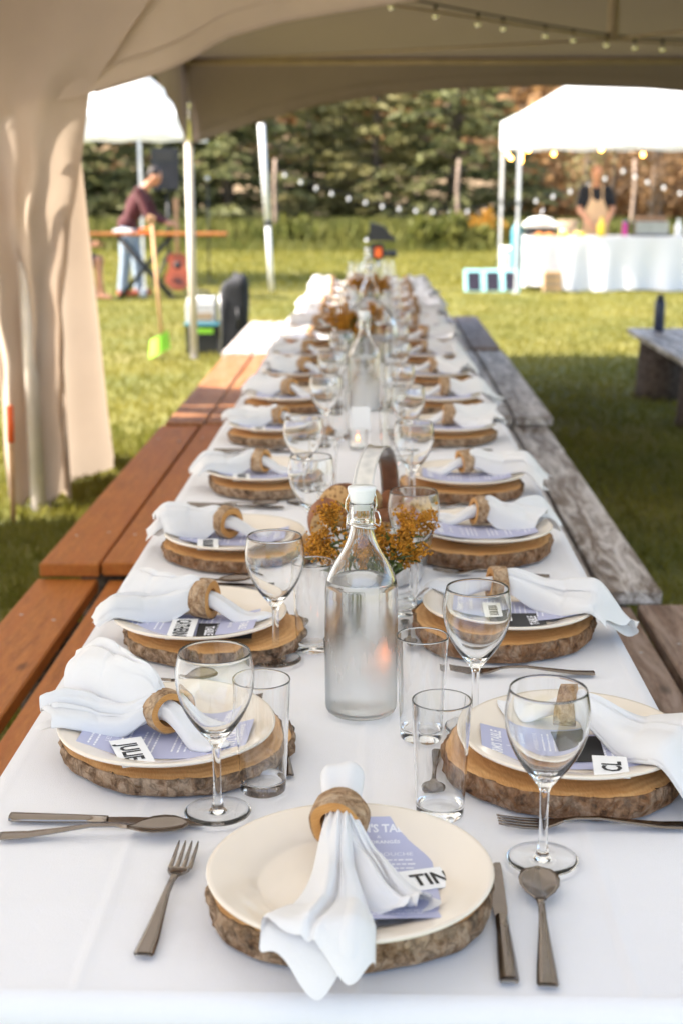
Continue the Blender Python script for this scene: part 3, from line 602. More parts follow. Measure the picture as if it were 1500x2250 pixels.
# glasses: closed walls, split where bowl, stem and foot meet
def rev(p): return list(reversed(p))
bowl_o = [(0.0052, 0.080), (0.0072, 0.0855), (0.0115, 0.0915), (0.0185, 0.1000), (0.0270, 0.1115), (0.0350, 0.1255), (0.0410, 0.1405), (0.0443, 0.156), (0.0445, 0.170), (0.0424, 0.184), (0.0404, 0.1935)]
bowl_i = [(0.0392, 0.1938), (0.0410, 0.184), (0.0430, 0.170), (0.0427, 0.156), (0.0392, 0.1408), (0.0329, 0.1265), (0.0245, 0.1135), (0.0158, 0.1035), (0.0080, 0.0975), (0.0005, 0.0955)]
def smooth_prof(p, n=2):
    for _ in range(n):
        q = [p[0]]
        for a, b_ in zip(p, p[1:]): q += [(a[0] * .75 + b_[0] * .25, a[1] * .75 + b_[1] * .25), (a[0] * .25 + b_[0] * .75, a[1] * .25 + b_[1] * .75)]
        p = q + [p[-1]]
    return p
BOWL = MB().lathe(smooth_prof(bowl_o, 1) + [(0.0398, 0.1948)] + smooth_prof(bowl_i, 1), 48).mesh('bowl', 'glass')
STEM = MB().lathe(smooth_prof([(0.0075, 0.0075), (0.0058, 0.013), (0.0048, 0.022), (0.0046, 0.045), (0.0048, 0.065), (0.0052, 0.080)], 2), 28).mesh('stem', 'glass')
FOOT = MB().lathe([(0.0005, 0.0002), (0.034, 0.0002), (0.0375, 0.0008), (0.0385, 0.0022), (0.0375, 0.0032), (0.030, 0.0040), (0.018, 0.0050), (0.011, 0.0062), (0.0075, 0.0075)], 48, dense=0.006).mesh('foot', 'glass')
TUM = MB().lathe([(0.0005, 0.0004), (0.0255, 0.0004), (0.0268, 0.002), (0.0276, 0.012), (0.0335, 0.1385), (0.0333, 0.1396), (0.0327, 0.1400), (0.0321, 0.1394), (0.0318, 0.1382), (0.0262, 0.0165), (0.0245, 0.0140), (0.0200, 0.0128), (0.0005, 0.0124)], 48, dense=0.008).mesh('tumbler', 'glass')
# cutlery lies along +y from handle end (0) to tip, on the cloth
def strip(sec, nx=7, thick=0.0022):  # sec: (y, halfwidth, z, dish)
    mb = MB(); n = len(sec); vs_ = []
    for lay in (1, 0):
        for (y, hw, z, dish) in sec:
            for i in range(nx):
                u = 2 * i / (nx - 1) - 1; vs_.append((hw * u, y, z + dish * (u * u - 1) + (thick * (1 - 0.7 * u ** 4) if lay else 0)))
    fs = []; m_ = n * nx
    for j in range(n - 1):
        for i in range(nx - 1): fs += [(j * nx + i, j * nx + i + 1, (j + 1) * nx + i + 1, (j + 1) * nx + i), (m_ + j * nx + i, m_ + (j + 1) * nx + i, m_ + (j + 1) * nx + i + 1, m_ + j * nx + i + 1)]
        fs += [(j * nx, (j + 1) * nx, m_ + (j + 1) * nx, m_ + j * nx), (j * nx + nx - 1, m_ + j * nx + nx - 1, m_ + (j + 1) * nx + nx - 1, (j + 1) * nx + nx - 1)]
    fs += [tuple([*range(nx)] + [m_ + k for k in range(nx - 1, -1, -1)]), tuple([*range((n - 1) * nx, n * nx)][::-1] + [*range(m_ + (n - 1) * nx, m_ + n * nx)])]
    return mb.add(vs_, fs)
hnd = [(0.0, .0085, .0012, 0), (0.004, .0100, .001, 0), (0.03, .0088, .0015, 0), (0.07, .0058, .006, 0), (0.10, .0040, .010, 0), (0.125, .0036, .0095, 0)]
F_H = strip(hnd + [(0.14, .0042, .0075, 0)]).mesh('handle', 'steel')
mb = strip([(0.139, .0042, .0075, 0), (0.148, .0085, .0055, .0006), (0.156, .0115, .0042, .0012), (0.163, .0122, .0035, .0015), (0.166, .0122, .0035, .0015)])
for k in range(4):
    x = (-1.5 + k) * 0.0069
    mb.add([(x + sx * wd, y, z + dz) for y, wd, z in ((.165, .0023, .0025), (.185, .0020, .0035), (.205, .0014, .0065), (.213, .0006, .0085)) for sx, dz in ((-1, 0), (1, 0), (1, .0018), (-1, .0018))],
           [(j * 4 + i, j * 4 + (i + 1) % 4, j * 4 + 4 + (i + 1) % 4, j * 4 + 4 + i) for j in range(3) for i in range(4)] + [(3, 2, 1, 0), (12, 13, 14, 15)])
F_T = mb.mesh('tines', 'steel')
S_H = F_H
S_B = strip([(0.139, .0042, .0075, 0), (0.147, .0075, .0072, .001), (0.156, .0150, .0085, .0035), (0.168, .0202, .0098, .0062), (0.180, .0212, .0105, .0070), (0.192, .0188, .0105, .0060), (0.201, .0130, .0098, .0035), (0.206, .0060, .0090, .001), (0.2075, .0015, .0088, 0)], 11, 0.0016).mesh('bowl', 'steel')
K_H = strip([(0.0, .0078, .0006, 0), (0.004, .0092, .0004, 0), (0.04, .0086, .0006, 0), (0.085, .0068, .001, 0), (0.112, .0062, .001, 0)], 7, 0.0052).mesh('handle', 'steel')
def knife_blade():
    L, Rr = [], []
    for y, a, b_ in ((.1118, -.0062, .0062), (.122, -.0070, .0066), (.14, -.0085, .0066), (.18, -.0092, .0066), (.205, -.0085, .0064), (.216, -.0055, .0060), (.2215, .0005, .0052)): L.append((a, y)); Rr.append((b_, y))
    return MB().prism(L[::-1] + Rr, .0008, .0026)
K_B = knife_blade().mesh('blade', 'steel', False)
# ---- writing
def text_mesh(lines, name, mat):    # lines: (string, x, y, size, squeeze, bold, align)
    mb = MB()
    for s_, x, y, size, sq, bold, al in lines:
        c = bpy.data.curves.new('t', 'FONT'); c.body = s_; c.size = size; c.align_x = al; c.offset = bold; c.resolution_u = 2
        o = bpy.data.objects.new('t', c); col.objects.link(o); dg = bpy.context.evaluated_depsgraph_get(); me = bpy.data.meshes.new_from_object(o.evaluated_get(dg))
        mb.add([(x + v.co.x * sq, y + v.co.y, 0) for v in me.vertices], [tuple(p.vertices) for p in me.polygons])
        bpy.data.objects.remove(o); bpy.data.meshes.remove(me); bpy.data.curves.remove(c)
    return mb
CW, CL = 0.102, 0.205
def card_z(y): return 0.0065 + 0.0165 * (abs(y) / 0.115) ** 2.2       # a card sagging into the plate, touching the rim
rr = random.Random(5)
def txt_lines():
    L = [("FARM'S TABLE", 0, 0.078, 0.0175, 0.72, 0.0006, 'CENTER'), ('&', 0, 0.068, 0.007, 1, 0, 'CENTER'), ('LES ORANGÉS', 0, 0.059, 0.0075, 0.9, 0.0002, 'CENTER'), ('AMUSE-BOUCHE', 0, 0.037, 0.0088, 1.0, 0, 'CENTER'), ('DESSERT', 0, -0.072, 0.0088, 1.0, 0, 'CENTER')]
    return L
ml = text_mesh(txt_lines(), 'x', 'ink_white')
for y0 in (0.028, 0.020, 0.012, -0.012, -0.020, -0.028, -0.046, -0.054, -0.082, -0.090):   # rows of fine print
    wd = rr.uniform(.045, .07); x = -wd / 2
    while x < wd / 2: k = rr.uniform(.003, .008); ml.add([(x, y0, 0), (x + k, y0, 0), (x + k, y0 + .0024, 0), (x, y0 + .0024, 0)], [(0, 1, 2, 3)]); x += k + .0014
MENU_TXT = MB().add([(x, y, card_z(y) + .0007) for x, y, z in ml.v], ml.f).mesh('lettering', 'ink_white', False)
def sheet(w_, l_, zf, t_=0.0004, n=12):
    mb = MB(); vs_ = []
    for lay in (t_, 0):
        for j in range(n): y = -l_ / 2 + l_ * j / (n - 1); vs_ += [(-w_ / 2, y, zf(y) + lay), (w_ / 2, y, zf(y) + lay)]
    m_ = 2 * n; fs = []
    for j in range(n - 1): a = 2 * j; fs += [(a, a + 1, a + 3, a + 2), (m_ + a, m_ + a + 2, m_ + a + 3, m_ + a + 1), (a, a + 2, m_ + a + 2, m_ + a), (a + 1, m_ + a + 1, m_ + a + 3, a + 3)]
    fs += [(0, m_, m_ + 1, 1), (2 * n - 2, 2 * n - 1, m_ + 2 * n - 1, m_ + 2 * n - 2)]
    return mb.add(vs_, fs)
MENU = sheet(CW, CL, card_z).mesh('sheet', 'card_lavender', False)
DARKC = sheet(0.075, 0.085, lambda y: 0).mesh('sheet', 'ink_black', False)
DTXT = MB().add([(x, y, .0008) for x, y, z in text_mesh([('TABLE', 0, -.03, .019, .8, .0006, 'CENTER')], 'x', 'ink_white').v], text_mesh([('TABLE', 0, -.03, .019, .8, .0006, 'CENTER')], 'x', 'ink_white').f).mesh('lettering', 'ink_white', False)
def name_card(s_, l_):
    sh = sheet(l_, 0.040, lambda y: 0).mesh('sheet', 'card_white', False)
    if s_: tm = text_mesh([(s_, 0, -.0115, .031, .76, .0008, 'CENTER')], 'x', 'ink_black')
    else:
        tm = MB(); x = -l_ * .38; q = random.Random(int(l_ * 1e4))
        while x < l_ * .36: k = q.uniform(.005, .009); tm.add([(x, -.009, 0), (x + k, -.009, 0), (x + k * q.uniform(.6, 1), .010, 0), (x, .010, 0)], [(0, 1, 2, 3)]); x += k + .0025
    xs = [p[0] for p in tm.v]; f = min(1, (l_ * .86) / (max(xs) - min(xs)))
    return sh, MB().add([(x * f, y, .0008) for x, y, z in tm.v], tm.f).mesh('lettering', 'ink_black', False)
# ---- napkin ring: birch section with a hole; axis along x
def ring_mesh(seed, ro, ri, wd):
    rr = random.Random(seed); ph = rr.uniform(0, 6); N = 40
    def rad(a, r_): return r_ * (1 + .035 * math.sin(2 * a + ph) + .02 * math.sin(5 * a + ph * 2) + .02 * noise.noise(Vector((math.cos(a) * 3, math.sin(a) * 3, seed))))
    def loop(r_, x, sl=0): return [(x + sl * math.cos(2 * PI * k / N + 1), rad(2 * PI * k / N, r_) * math.cos(2 * PI * k / N), rad(2 * PI * k / N, r_) * math.sin(2 * PI * k / N)) for k in range(N)]
    def skin(loops): return MB().add([p for l in loops for p in l], [(i * N + k, i * N + (k + 1) % N, (i + 1) * N + (k + 1) % N, (i + 1) * N + k) for i in range(len(loops) - 1) for k in range(N)])
    h = wd / 2; sl = 0.003
    wood = skin([loop(ri, -h, sl), loop(ro * .93, -h, sl)]); w2 = skin([loop(ro * .93, h, -sl), loop(ri, h, -sl)]); w3 = skin([loop(ri, h, -sl), loop(ri, -h, sl)])
    wood.add(w2.v, w2.f); wood.add(w3.v, w3.f)
    bark = skin([loop(ro * .93, -h, sl), loop(ro, -h + .001, sl), loop(ro * 1.01, 0), loop(ro, h - .001, -sl), loop(ro * .93, h, -sl)])
    return wood.mesh('wood', 'ring_wood'), bark.mesh('bark', 'bark_birch')
RINGS = [ring_mesh(i, 0.0275 + 0.0015 * (i % 3), 0.0175, 0.026 + 0.004 * (i % 2)) for i in range(4)]
RO = 0.0285
# ---- napkin: bunched through the ring at the origin, fan along +x, tip along -x; z=0 is the cloth
def napkin_mesh(seed, Lf, W, hump, Lt, plate_c, zplate, zr, turn=0.0, droop=0.0, hend=0.012, ntop=2, sag=0.0, lobes=None, tipz=0.0):
    rr = random.Random(seed); ph = [rr.uniform(0, 6.28) for _ in range(8)]
    def zs(x, y):
        r = math.hypot(x - plate_c[0], y - plate_c[1])
        if r < 0.136: return zplate + plate_z(r)
        return lerp(zplate + .0235, 0.004 + sag, sst(0.136, 0.20, r))
    def pt(phi, s_, over=0.0, Ls=1.0):
        c, sn = math.cos(phi), math.sin(phi)
        c0 = 0.55 * math.sin(ph[0] + (0 if sn >= 0 else 1.5)); L = Lf * Ls * (1.04 - 0.17 * math.sqrt((c - c0) ** 2 + .02) + 0.015 * math.sin(5 * phi + ph[1]))
        wv = 0.0125 + (W - 0.0125) * (sst(-0.15, 1.1, s_) ** 1.1) * (1 + .12 * math.sin(s_ * 5 + ph[2]))
        x = s_ * L; y = wv * c + turn * s_ * s_ * Lf + 0.006 * math.sin(s_ * 7 + ph[3]) * s_
        b_ = sst(0.0, 0.42, s_); low = zs(x, y) + 0.003
        zb = (1 - b_) * zr + b_ * low
        h = lerp(0.0125, hend, s_) + hump * math.sin(PI * min(1, s_ ** 0.8 * 0.93)) * (1 - 0.35 * s_)
        pl = (0.6 * math.sin(2.6 * phi + ph[4] + 2 * s_) + 0.35 * math.sin(5 * phi + ph[5] - 2 * s_)) * 0.0055 * sst(0.1, .5, s_) + 0.0026 * math.sin(11 * phi + ph[1]) * math.exp(-((s_ - .12) / .16) ** 2)
        crease = -0.010 * sst(0.15, .5, s_) * math.exp(-((phi - 1.2 - 0.5 * s_ - .3 * math.sin(ph[6])) / 0.07) ** 2) + 0.006 * sst(.2, .6, s_) * math.exp(-((phi - 2.0 + 0.3 * s_) / 0.14) ** 2)
        hem = 0.0011 * sst(.935, .945, s_)
        if sn >= 0: z = zb + h * (sn ** 0.85) + (pl + crease) * sn + over + hem
        else: z = zb - (1 - b_) * 0.0125 * (-sn) + b_ * 0.0012 * (1 + sn)
        return (x, y, max(z, low - 0.002 if s_ > .42 else z))
    if lobes:
        mb = MB()
        for k, (da, kw) in enumerate(lobes):
            c_, s_ = math.cos(da), math.sin(da); pc = (plate_c[0] * c_ + plate_c[1] * s_, -plate_c[0] * s_ + plate_c[1] * c_)
            sub = napkin_mesh(seed + 17 * k, plate_c=pc, zplate=zplate, zr=zr + .001 * k, **{**dict(Lf=Lf, W=W, hump=hump, Lt=Lt if k == 0 else 0, turn=turn, hend=hend, ntop=ntop, sag=sag, tipz=tipz), **kw})
            mb.add([(x * c_ - y * s_, x * s_ + y * c_, z) for x, y, z in sub.v], sub.f)
        return mb
    mb = MB().grid(lambda u, v: pt(2 * PI * u, v), 96, 64, True)
    for k in range(ntop):      # folded-over layers lying on the fan
        p0 = rr.uniform(0.35, 0.9) + 0.9 * k; p1 = p0 + rr.uniform(0.8, 1.15); sk = rr.uniform(-.35, .35); L1 = rr.uniform(0.86, 1.05)
        mb.grid(lambda u, v: pt(lerp(p0 + sk * v, p1 - sk * .6 * v, u), 0.06 + .94 * v, 0.0014 + 0.0012 * k + 0.0016 * math.sin(PI * u), L1), 24, 60)
    def tip(u, v):
        phi = 2 * PI * u; s_ = v; c, sn = math.cos(phi), math.sin(phi); wv = interp([(0, .0125), (.25, .016), (.6, .022), (.85, .016), (.97, .006), (1, .001)], s_)
        x = -s_ * Lt; y = wv * c * (1 + .12 * math.sin(s_ * 6 + ph[7])) - turn * s_ * .02; b_ = sst(0, .6, s_); low = zs(x, y) + .003
        h = interp([(0, .0125), (.4, .018), (.8, .010), (1, .002)], s_)
        z = (1 - b_) * zr + b_ * low + tipz * sst(0, .8, s_)
        z = z + h * max(0, sn) ** .8 + .002 * math.sin(4 * phi + ph[3]) * max(0, sn) if sn >= 0 else z - (1 - b_) * .0125 * (-sn)
        return (x, y, z)
    if Lt: mb.grid(tip, 40, 20, True)
    return mb

# ================================================================== place settings
KNIFE_G, FORK_G, SPOON_G = 'table knives', 'table forks', 'soup spoons'
def cutlery(kind, x, y, rz, label, z=TZ):
    t_ = thing({'fork': 'fork', 'knife': 'knife', 'spoon': 'spoon', 'dessert': 'dessert_spoon'}[kind], label, 'spoon' if kind == 'dessert' else kind, (x, y, z), rz, {'fork': FORK_G, 'knife': KNIFE_G, 'spoon': SPOON_G, 'dessert': 'dessert spoons'}[kind], (0.78, 0.72, 0.9) if kind == 'dessert' else None)
    if kind == 'fork': put('handle', F_H, t_); put('tines', F_T, t_)
    elif kind == 'knife': put('handle', K_H, t_); put('blade', K_B, t_)
    else: put('handle', S_H, t_); put('bowl', S_B, t_)
    return t_
def wine_glass(x, y, label, s_=1.0):
    t_ = thing('wine_glass', label, 'glass', (x, y, TZ), 0, 'stemmed wine glasses', (s_, s_, s_))
    put('bowl', BOWL, t_); put('stem', STEM, t_); put('foot', FOOT, t_)
def tumbler(x, y, label): tag(put('tumbler', TUM, None, (x, y, TZ)), label, 'glass', 'straight water tumblers')
NAPV = {}
def setting(side, k, px, py, slc, where, ring_off, fan_dir, nap, name=None, nl=0.08, dark=False, wg=None, tm=None, slice_off=(0, 0), st=ST, ps=1.0, name_off=None, card_off=(0, 0), full=True, ring_i=0):
    """side: angle of the way the diner faces; local +y = away from the diner"""
    up = side; cu, su = math.cos(up), math.sin(up)
    def W(lx, ly): return (px + lx * su + ly * cu, py - lx * cu + ly * su)      # lx to the diner's right, ly forward
    rz = up - PI / 2
    so = W(*slice_off); t_ = thing('wood_slice', 'round bark-edged wood slice under the plate ' + where, 'wood slice', (so[0], so[1], TZ), random.uniform(0, 6.28), 'wood slice chargers')
    put('wood_face', slc[0], t_); put('bark', slc[1], t_)
    zp = TZ + st
    tag(put('plate', PLATE, None, (px, py, zp), 0, scale=(ps, ps, 1)), 'cream dinner plate ' + where, 'plate', 'cream dinner plates')
    cx, cy_ = W(*card_off); t_ = thing('menu_card', 'lavender printed menu card on the plate ' + where, 'menu card', (cx, cy_, zp), rz + random.uniform(-.06, .06), 'lavender menu cards')
    put('sheet', MENU, t_); put('lettering', MENU_TXT, t_)
    if dark:
        dx, dy = W(*dark); t_ = thing('black_card', 'small black printed card on the menu ' + where, 'card', (dx, dy, zp + .0085), rz + .05, 'small black cards'); put('sheet', DARKC, t_); put('lettering', DTXT, t_)
    no = name_off or (0.065, -0.045, 0.12); nx, ny = W(no[0], no[1]); key = (name or '', nl)
    if key not in NAPV: NAPV[key] = name_card(name, nl)
    t_ = thing('name_card', 'white place card lettered in bold black ' + where, 'place card', (nx, ny, zp + (no[3] if len(no) > 3 else .0125)), rz + no[2], 'white place cards')
    put('sheet', NAPV[key][0], t_); put('lettering', NAPV[key][1], t_)
    rx, ry = W(*ring_off); a = fan_dir
    # the ring sits upright on the card, the napkin runs through it
    zr = st + plate_z(math.hypot(*ring_off)) + RO * 1.02 + .004
    t_ = thing('napkin_ring', 'bark-edged wooden napkin ring on the plate ' + where, 'napkin ring', (rx, ry, TZ + zr), a + random.uniform(-.1, .1) + (-.40 if side == 0 else .40 if side == PI else 0), 'wooden napkin rings')
    put('wood', RINGS[ring_i % 4][0], t_, rot=(random.uniform(0, 6), 0, 0)); put('bark', RINGS[ring_i % 4][1], t_, rot=t_.children[0].rotation_euler)
    dx, dy = px - rx, py - ry; pc = (dx * math.cos(a) + dy * math.sin(a), -dx * math.sin(a) + dy * math.cos(a))
    if isinstance(nap, str) and nap in NAPV: me = NAPV[nap]
    else:
        kw = GEN[nap] if isinstance(nap, str) else nap
        me = napkin_mesh(plate_c=pc, zplate=st, zr=zr, **kw).mesh('napkin', 'napkin_cloth')
        if isinstance(nap, str): NAPV[nap] = me
    tag(put('napkin', me, None, (rx, ry, TZ), a), 'white linen napkin pulled through a wooden ring ' + where, 'napkin', 'white linen napkins')
    if wg: wine_glass(*wg, 'clear stemmed wine glass ' + where)
    if tm: tumbler(*tm, 'clear straight-sided tumbler ' + where)
GEN = {
    'a': dict(seed=31, Lf=0.16, W=0.045, hump=0.030, Lt=0.095, turn=0.10, ntop=1, lobes=[(R(-12), dict(Lf=.13, hump=.042)), (R(12), dict(Lf=.165, W=.04))]),
    'b': dict(seed=32, Lf=0.165, W=0.052, hump=0.040, Lt=0.090, turn=-0.12, hend=.02),
    'c': dict(seed=33, Lf=0.165, W=0.05, hump=0.022, Lt=0.10, turn=0.0, hend=.016, ntop=1, lobes=[(R(10), dict(Lf=.14, hump=.04, hend=.03)), (R(-10), dict(Lf=.17, hump=.02))]),
    'd': dict(seed=34, Lf=0.165, W=0.048, hump=0.035, Lt=0.085, turn=0.18),
}
HEAD = 'at the head of the table'
setting(PI / 2, 0, -0.021, 1.211, SL_END, HEAD, (-0.012, 0.066), R(-94), dict(seed=3, Lf=0.235, W=0.05, hump=0.022, Lt=0.12, tipz=.035, turn=0.0, hend=.010, ntop=1, lobes=[(R(3), dict(Lf=.235, W=.048, turn=-.02, hump=.024)), (R(27), dict(Lf=.16, W=.034, hump=.016, turn=.06))]), name='TIN', nl=0.07, wg=(0.181, 1.332), tm=(0.077, 1.438),
        slice_off=(0, 0.03), st=0.032, ps=1.02, name_off=(0.078, 0.004, 0.28, .0085), card_off=(0.032, 0.012), ring_i=1)
cutlery('fork', -0.212, 1.135, R(-4), 'steel fork lying left of the plate at the head of the table')
cutlery('knife', 0.124, 1.10, R(-1.5), 'steel knife right of the plate at the head of the table')
cutlery('spoon', 0.158, 1.094, R(-4), 'steel soup spoon outermost right at the head of the table')
rowsL = [(-.255, 1.595), (-.272, 2.05), (-.268, 2.56), (-.262, 3.17), (-.275, 3.81), (-.275, 4.36), (-.27, 4.93)] + [(-.272, 4.93 + .56 * i) for i in range(1, 9)]
rowsR = [(.243, 1.56), (.215, 2.09), (.212, 2.60), (.215, 3.14), (.208, 3.82), (.205, 4.36), (.21, 4.92)] + [(.212, 4.92 + .565 * i) for i in range(1, 9)]
wgL = [(-.176, 1.437), (-.146, 1.954), (-.120, 2.56), (-.158, 3.0)]; tmL = [(-.129, 1.499), (-.091, 2.007), (-.075, 2.52), (-.115, 3.05)]
wgR = [(.134, 1.694), (.067, 2.261), (.086, 2.95), (.086, 3.50)]; tmR = [(.063, 1.662), (.045, 2.19), (.05, 2.88), (.045, 3.45)]
gj = random.Random(9)
for i in range(15):
    side_lab = ORD[i] + ' from the head along the orange-bench side'
    x, y = rowsL[i]
    if i >= 4: wg, tm = (x + .145 + gj.gauss(0, .008), y - .12 + gj.gauss(0, .015)), (x + .175 + gj.gauss(0, .008), y - .03 + gj.gauss(0, .015))
    else: wg, tm = wgL[i], tmL[i]
    kw = dict(ring_off=(-.015 + gj.uniform(-.02, .02), -.002 + gj.uniform(-.02, .02)), fan_dir=R(176 + gj.uniform(-14, 10)), nap='abcd'[i % 4], ring_i=i)
    if i == 0: kw = dict(ring_off=(0.004, -.002), fan_dir=R(158), nap=dict(seed=5, Lf=0.19, W=0.055, hump=0.055, Lt=0.105, turn=0.0, hend=.03, ntop=1, sag=.03, lobes=[(R(-14), dict(hump=.070, hend=.050, Lf=.165, W=.050)), (R(18), dict(hump=.022, hend=.018, Lf=.155, W=.036, turn=.05))]), name='JULIE', nl=.084, name_off=(0.078, -.032, .38, .0145), card_off=(.028, .0), ring_i=0)
    if i == 1: kw = dict(ring_off=(-.012, .008), fan_dir=R(176), nap=dict(seed=8, Lf=0.205, W=0.05, hump=0.045, Lt=0.115, turn=-.08, hend=.014, ntop=1, lobes=[(R(-14), dict(hump=.05, Lf=.14, hend=.03)), (R(8), dict(hump=.03, Lf=.175, W=.045, turn=.08))]), name='CATHERINE', nl=.10, name_off=(0.062, -.020, .02), card_off=(.025, -.01), dark=(.058, .045), ring_i=2)
    setting(0, i, x, y, SLICES[i % 6], side_lab, wg=wg, tm=tm, slice_off=(0.0 if i else -.015, 0.01 if i != 1 else .02), **kw)
    yk = y - .205 if i else 1.405
    cutlery('knife', x - .155, yk + .012, R(-90 - 5 + gj.uniform(-3, 3)), 'steel knife ' + side_lab); cutlery('spoon', x - .155, yk - .022 - (.012 if i == 0 else 0), R(-90 + 9 + gj.uniform(-4, 4)), 'steel soup spoon ' + side_lab)
    cutlery('fork', x - .11, y + .185, R(-90 + gj.uniform(-6, 6)), 'steel fork ' + side_lab)
    cutlery('dessert', x + .153, y - .06, R(2 + gj.uniform(-6, 6)), 'small dessert spoon ' + side_lab)
for i in range(15):
    side_lab = ORD[i] + ' from the head along the grey-bench side'
    x, y = rowsR[i]
    if i >= 4: wg, tm = (x - .135 + gj.gauss(0, .008), y + .13 + gj.gauss(0, .015)), (x - .165 + gj.gauss(0, .008), y + .04 + gj.gauss(0, .015))
    else: wg, tm = wgR[i], tmR[i]
    kw = dict(ring_off=(.03 + gj.uniform(-.015, .02), .0 + gj.uniform(-.02, .02)), fan_dir=R(-10 + gj.uniform(-14, 8)), nap='cdab'[i % 4] + '2', ring_i=i + 1)
    GEN['cdab'[i % 4] + '2'] = dict(GEN['cdab'[i % 4]], seed=50 + i % 4, Lf=.19)
    if i == 0: kw = dict(ring_off=(0.035, -.0), fan_dir=R(-33), nap=dict(seed=12, Lf=0.235, W=0.085, hump=0.026, Lt=0.10, turn=-.02, hend=.012, ntop=3), name='CL', nl=.06, name_off=(-.098, -.03, -.1, .020), card_off=(-.025, .01), dark=(-.02, -.02), ring_i=3)
    if i == 1: kw = dict(ring_off=(.045, .012), fan_dir=R(-17), nap=dict(seed=14, Lf=0.225, W=0.056, hump=0.034, Lt=0.14, turn=-.10, hend=.012, ntop=3), nl=.075, name_off=(-.03, .02, 0.0), dark=(-.055, -.01), ring_i=1)
    setting(PI, i, x, y, SL_R1 if i == 0 else (SL_R if i in (1, 2) else SLICES[(i + 2) % 6]), side_lab, wg=wg, tm=tm, slice_off=(0, .01), st=.030 if i < 3 else ST, **kw)
    yf = y - .185 if i else 1.415
    cutlery('fork', x + .11, yf + (.0 if i else -.0), R(90 + gj.uniform(-6, 6)), 'steel fork ' + side_lab)
    if i in (0,): pass
    cutlery('knife', x + .14, y + .165, R(90 + gj.uniform(-4, 4)), 'steel knife ' + side_lab); cutlery('spoon', x + .13, y + .195, R(90 + gj.uniform(-6, 6)), 'steel soup spoon ' + side_lab)
    cutlery('dessert', x - .163, y + .06, R(180 + gj.uniform(-8, 8)), 'small dessert spoon ' + side_lab)

# ================================================================== centre pieces
bo = [(0.0005, 0.0035), (0.030, 0.0005), (0.043, 0.0008), (0.0475, 0.004), (0.049, 0.012), (0.049, 0.165), (0.0482, 0.178), (0.045, 0.192), (0.038, 0.207), (0.029, 0.221), (0.022, 0.234), (0.0175, 0.248), (0.0158, 0.258), (0.0155, 0.262), (0.0178, 0.264), (0.0182, 0.269), (0.0172, 0.273), (0.0172, 0.288), (0.0168, 0.292)]
bi = [(0.0130, 0.2925), (0.0122, 0.288), (0.0122, 0.262), (0.0138, 0.250), (0.0185, 0.235), (0.0258, 0.221), (0.0350, 0.206), (0.0420, 0.190), (0.0452, 0.177), (0.0460, 0.165), (0.0460, 0.012), (0.0440, 0.0065), (0.030, 0.0050), (0.0005, 0.0075)]
bo_, bi_ = densify(smooth_prof(bo, 1), .01), densify(smooth_prof(bi, 1), .01)
BOT = MB().lathe(bo_ + bi_, 64).mesh('body', 'bottle_glass'); BOT.materials.append(MATS['glass'])      # beads sit on the outside only
BOT.polygons.foreach_set('material_index', [0 if i < (len(bo_) - 1) * 64 else 1 for i in range(len(BOT.polygons))])
wi = [(0.0005, 0.0073), (0.030, 0.0049), (0.0441, 0.0064), (0.0462, 0.012), (0.0462, 0.165), (0.0454, 0.177), (0.0422, 0.190)]
def water_mesh(h):
    pr_ = densify([p for p in wi if p[1] < h], .01); r = interp([(p[1], p[0]) for p in wi], h); return MB().lathe(pr_ + [(r, h), (r * .98, h + .0003), (r * .95, h), (r * .5, h - .0003), (0.0005, h - .0004)], 64).mesh('water', 'water')
STOP = MB().lathe([(0.0005, 0.282), (0.0118, 0.283), (0.0122, 0.291), (0.0150, 0.293), (0.0155, 0.2955), (0.0190, 0.310), (0.0188, 0.3125), (0.0005, 0.3140)], 32).mesh('stopper', 'stopper')
mb = MB(); ringp = [(0.0186 * math.cos(2 * PI * k / 28), 0.0186 * math.sin(2 * PI * k / 28), 0.2605 - 0.004 * math.cos(2 * PI * k / 28)) for k in range(29)]; mb.tube(ringp, 0.0011, 6)
for s_ in (-1, 1):
    mb.tube([(s_ * .0186, 0, .262), (s_ * .0235, -.004, .258), (s_ * .0245, -.007, .266), (s_ * .0225, -.004, .277), (s_ * .0195, 0.0, .279)], 0.0011, 6)
    mb.tube([(s_ * .0195, 0, .279), (s_ * .0225, .002, .285), (s_ * .0215, .002, .296), (s_ * .018, .001, .304), (s_ * .010, 0, .304)], 0.0011, 6)
WIRE = mb.mesh('wire_bail', 'chrome')
def bottle(x, y, label, fill, rz=0, stop=True):
    t_ = thing('swing_top_bottle', label, 'bottle', (x, y, TZ), rz, 'swing-top water bottles'); put('body', BOT, t_); put('water', water_mesh(fill), t_)
    if stop: put('stopper', STOP, t_); 
    put('wire_bail', WIRE, t_)
bottle(-0.016, 1.755, 'tall clear swing-top water bottle with white stopper, beaded with condensation', 0.186, R(25))
bottle(-0.034, 4.32, 'clear swing-top water bottle behind the tealight and white card', 0.170, R(-30))
bottle(-0.03, 6.9, 'clear swing-top water bottle in front of the far goldenrod jar', 0.150, R(10))
bottle(-0.05, 8.7, 'clear swing-top water bottle nearest the camera rig', 0.150, R(40))
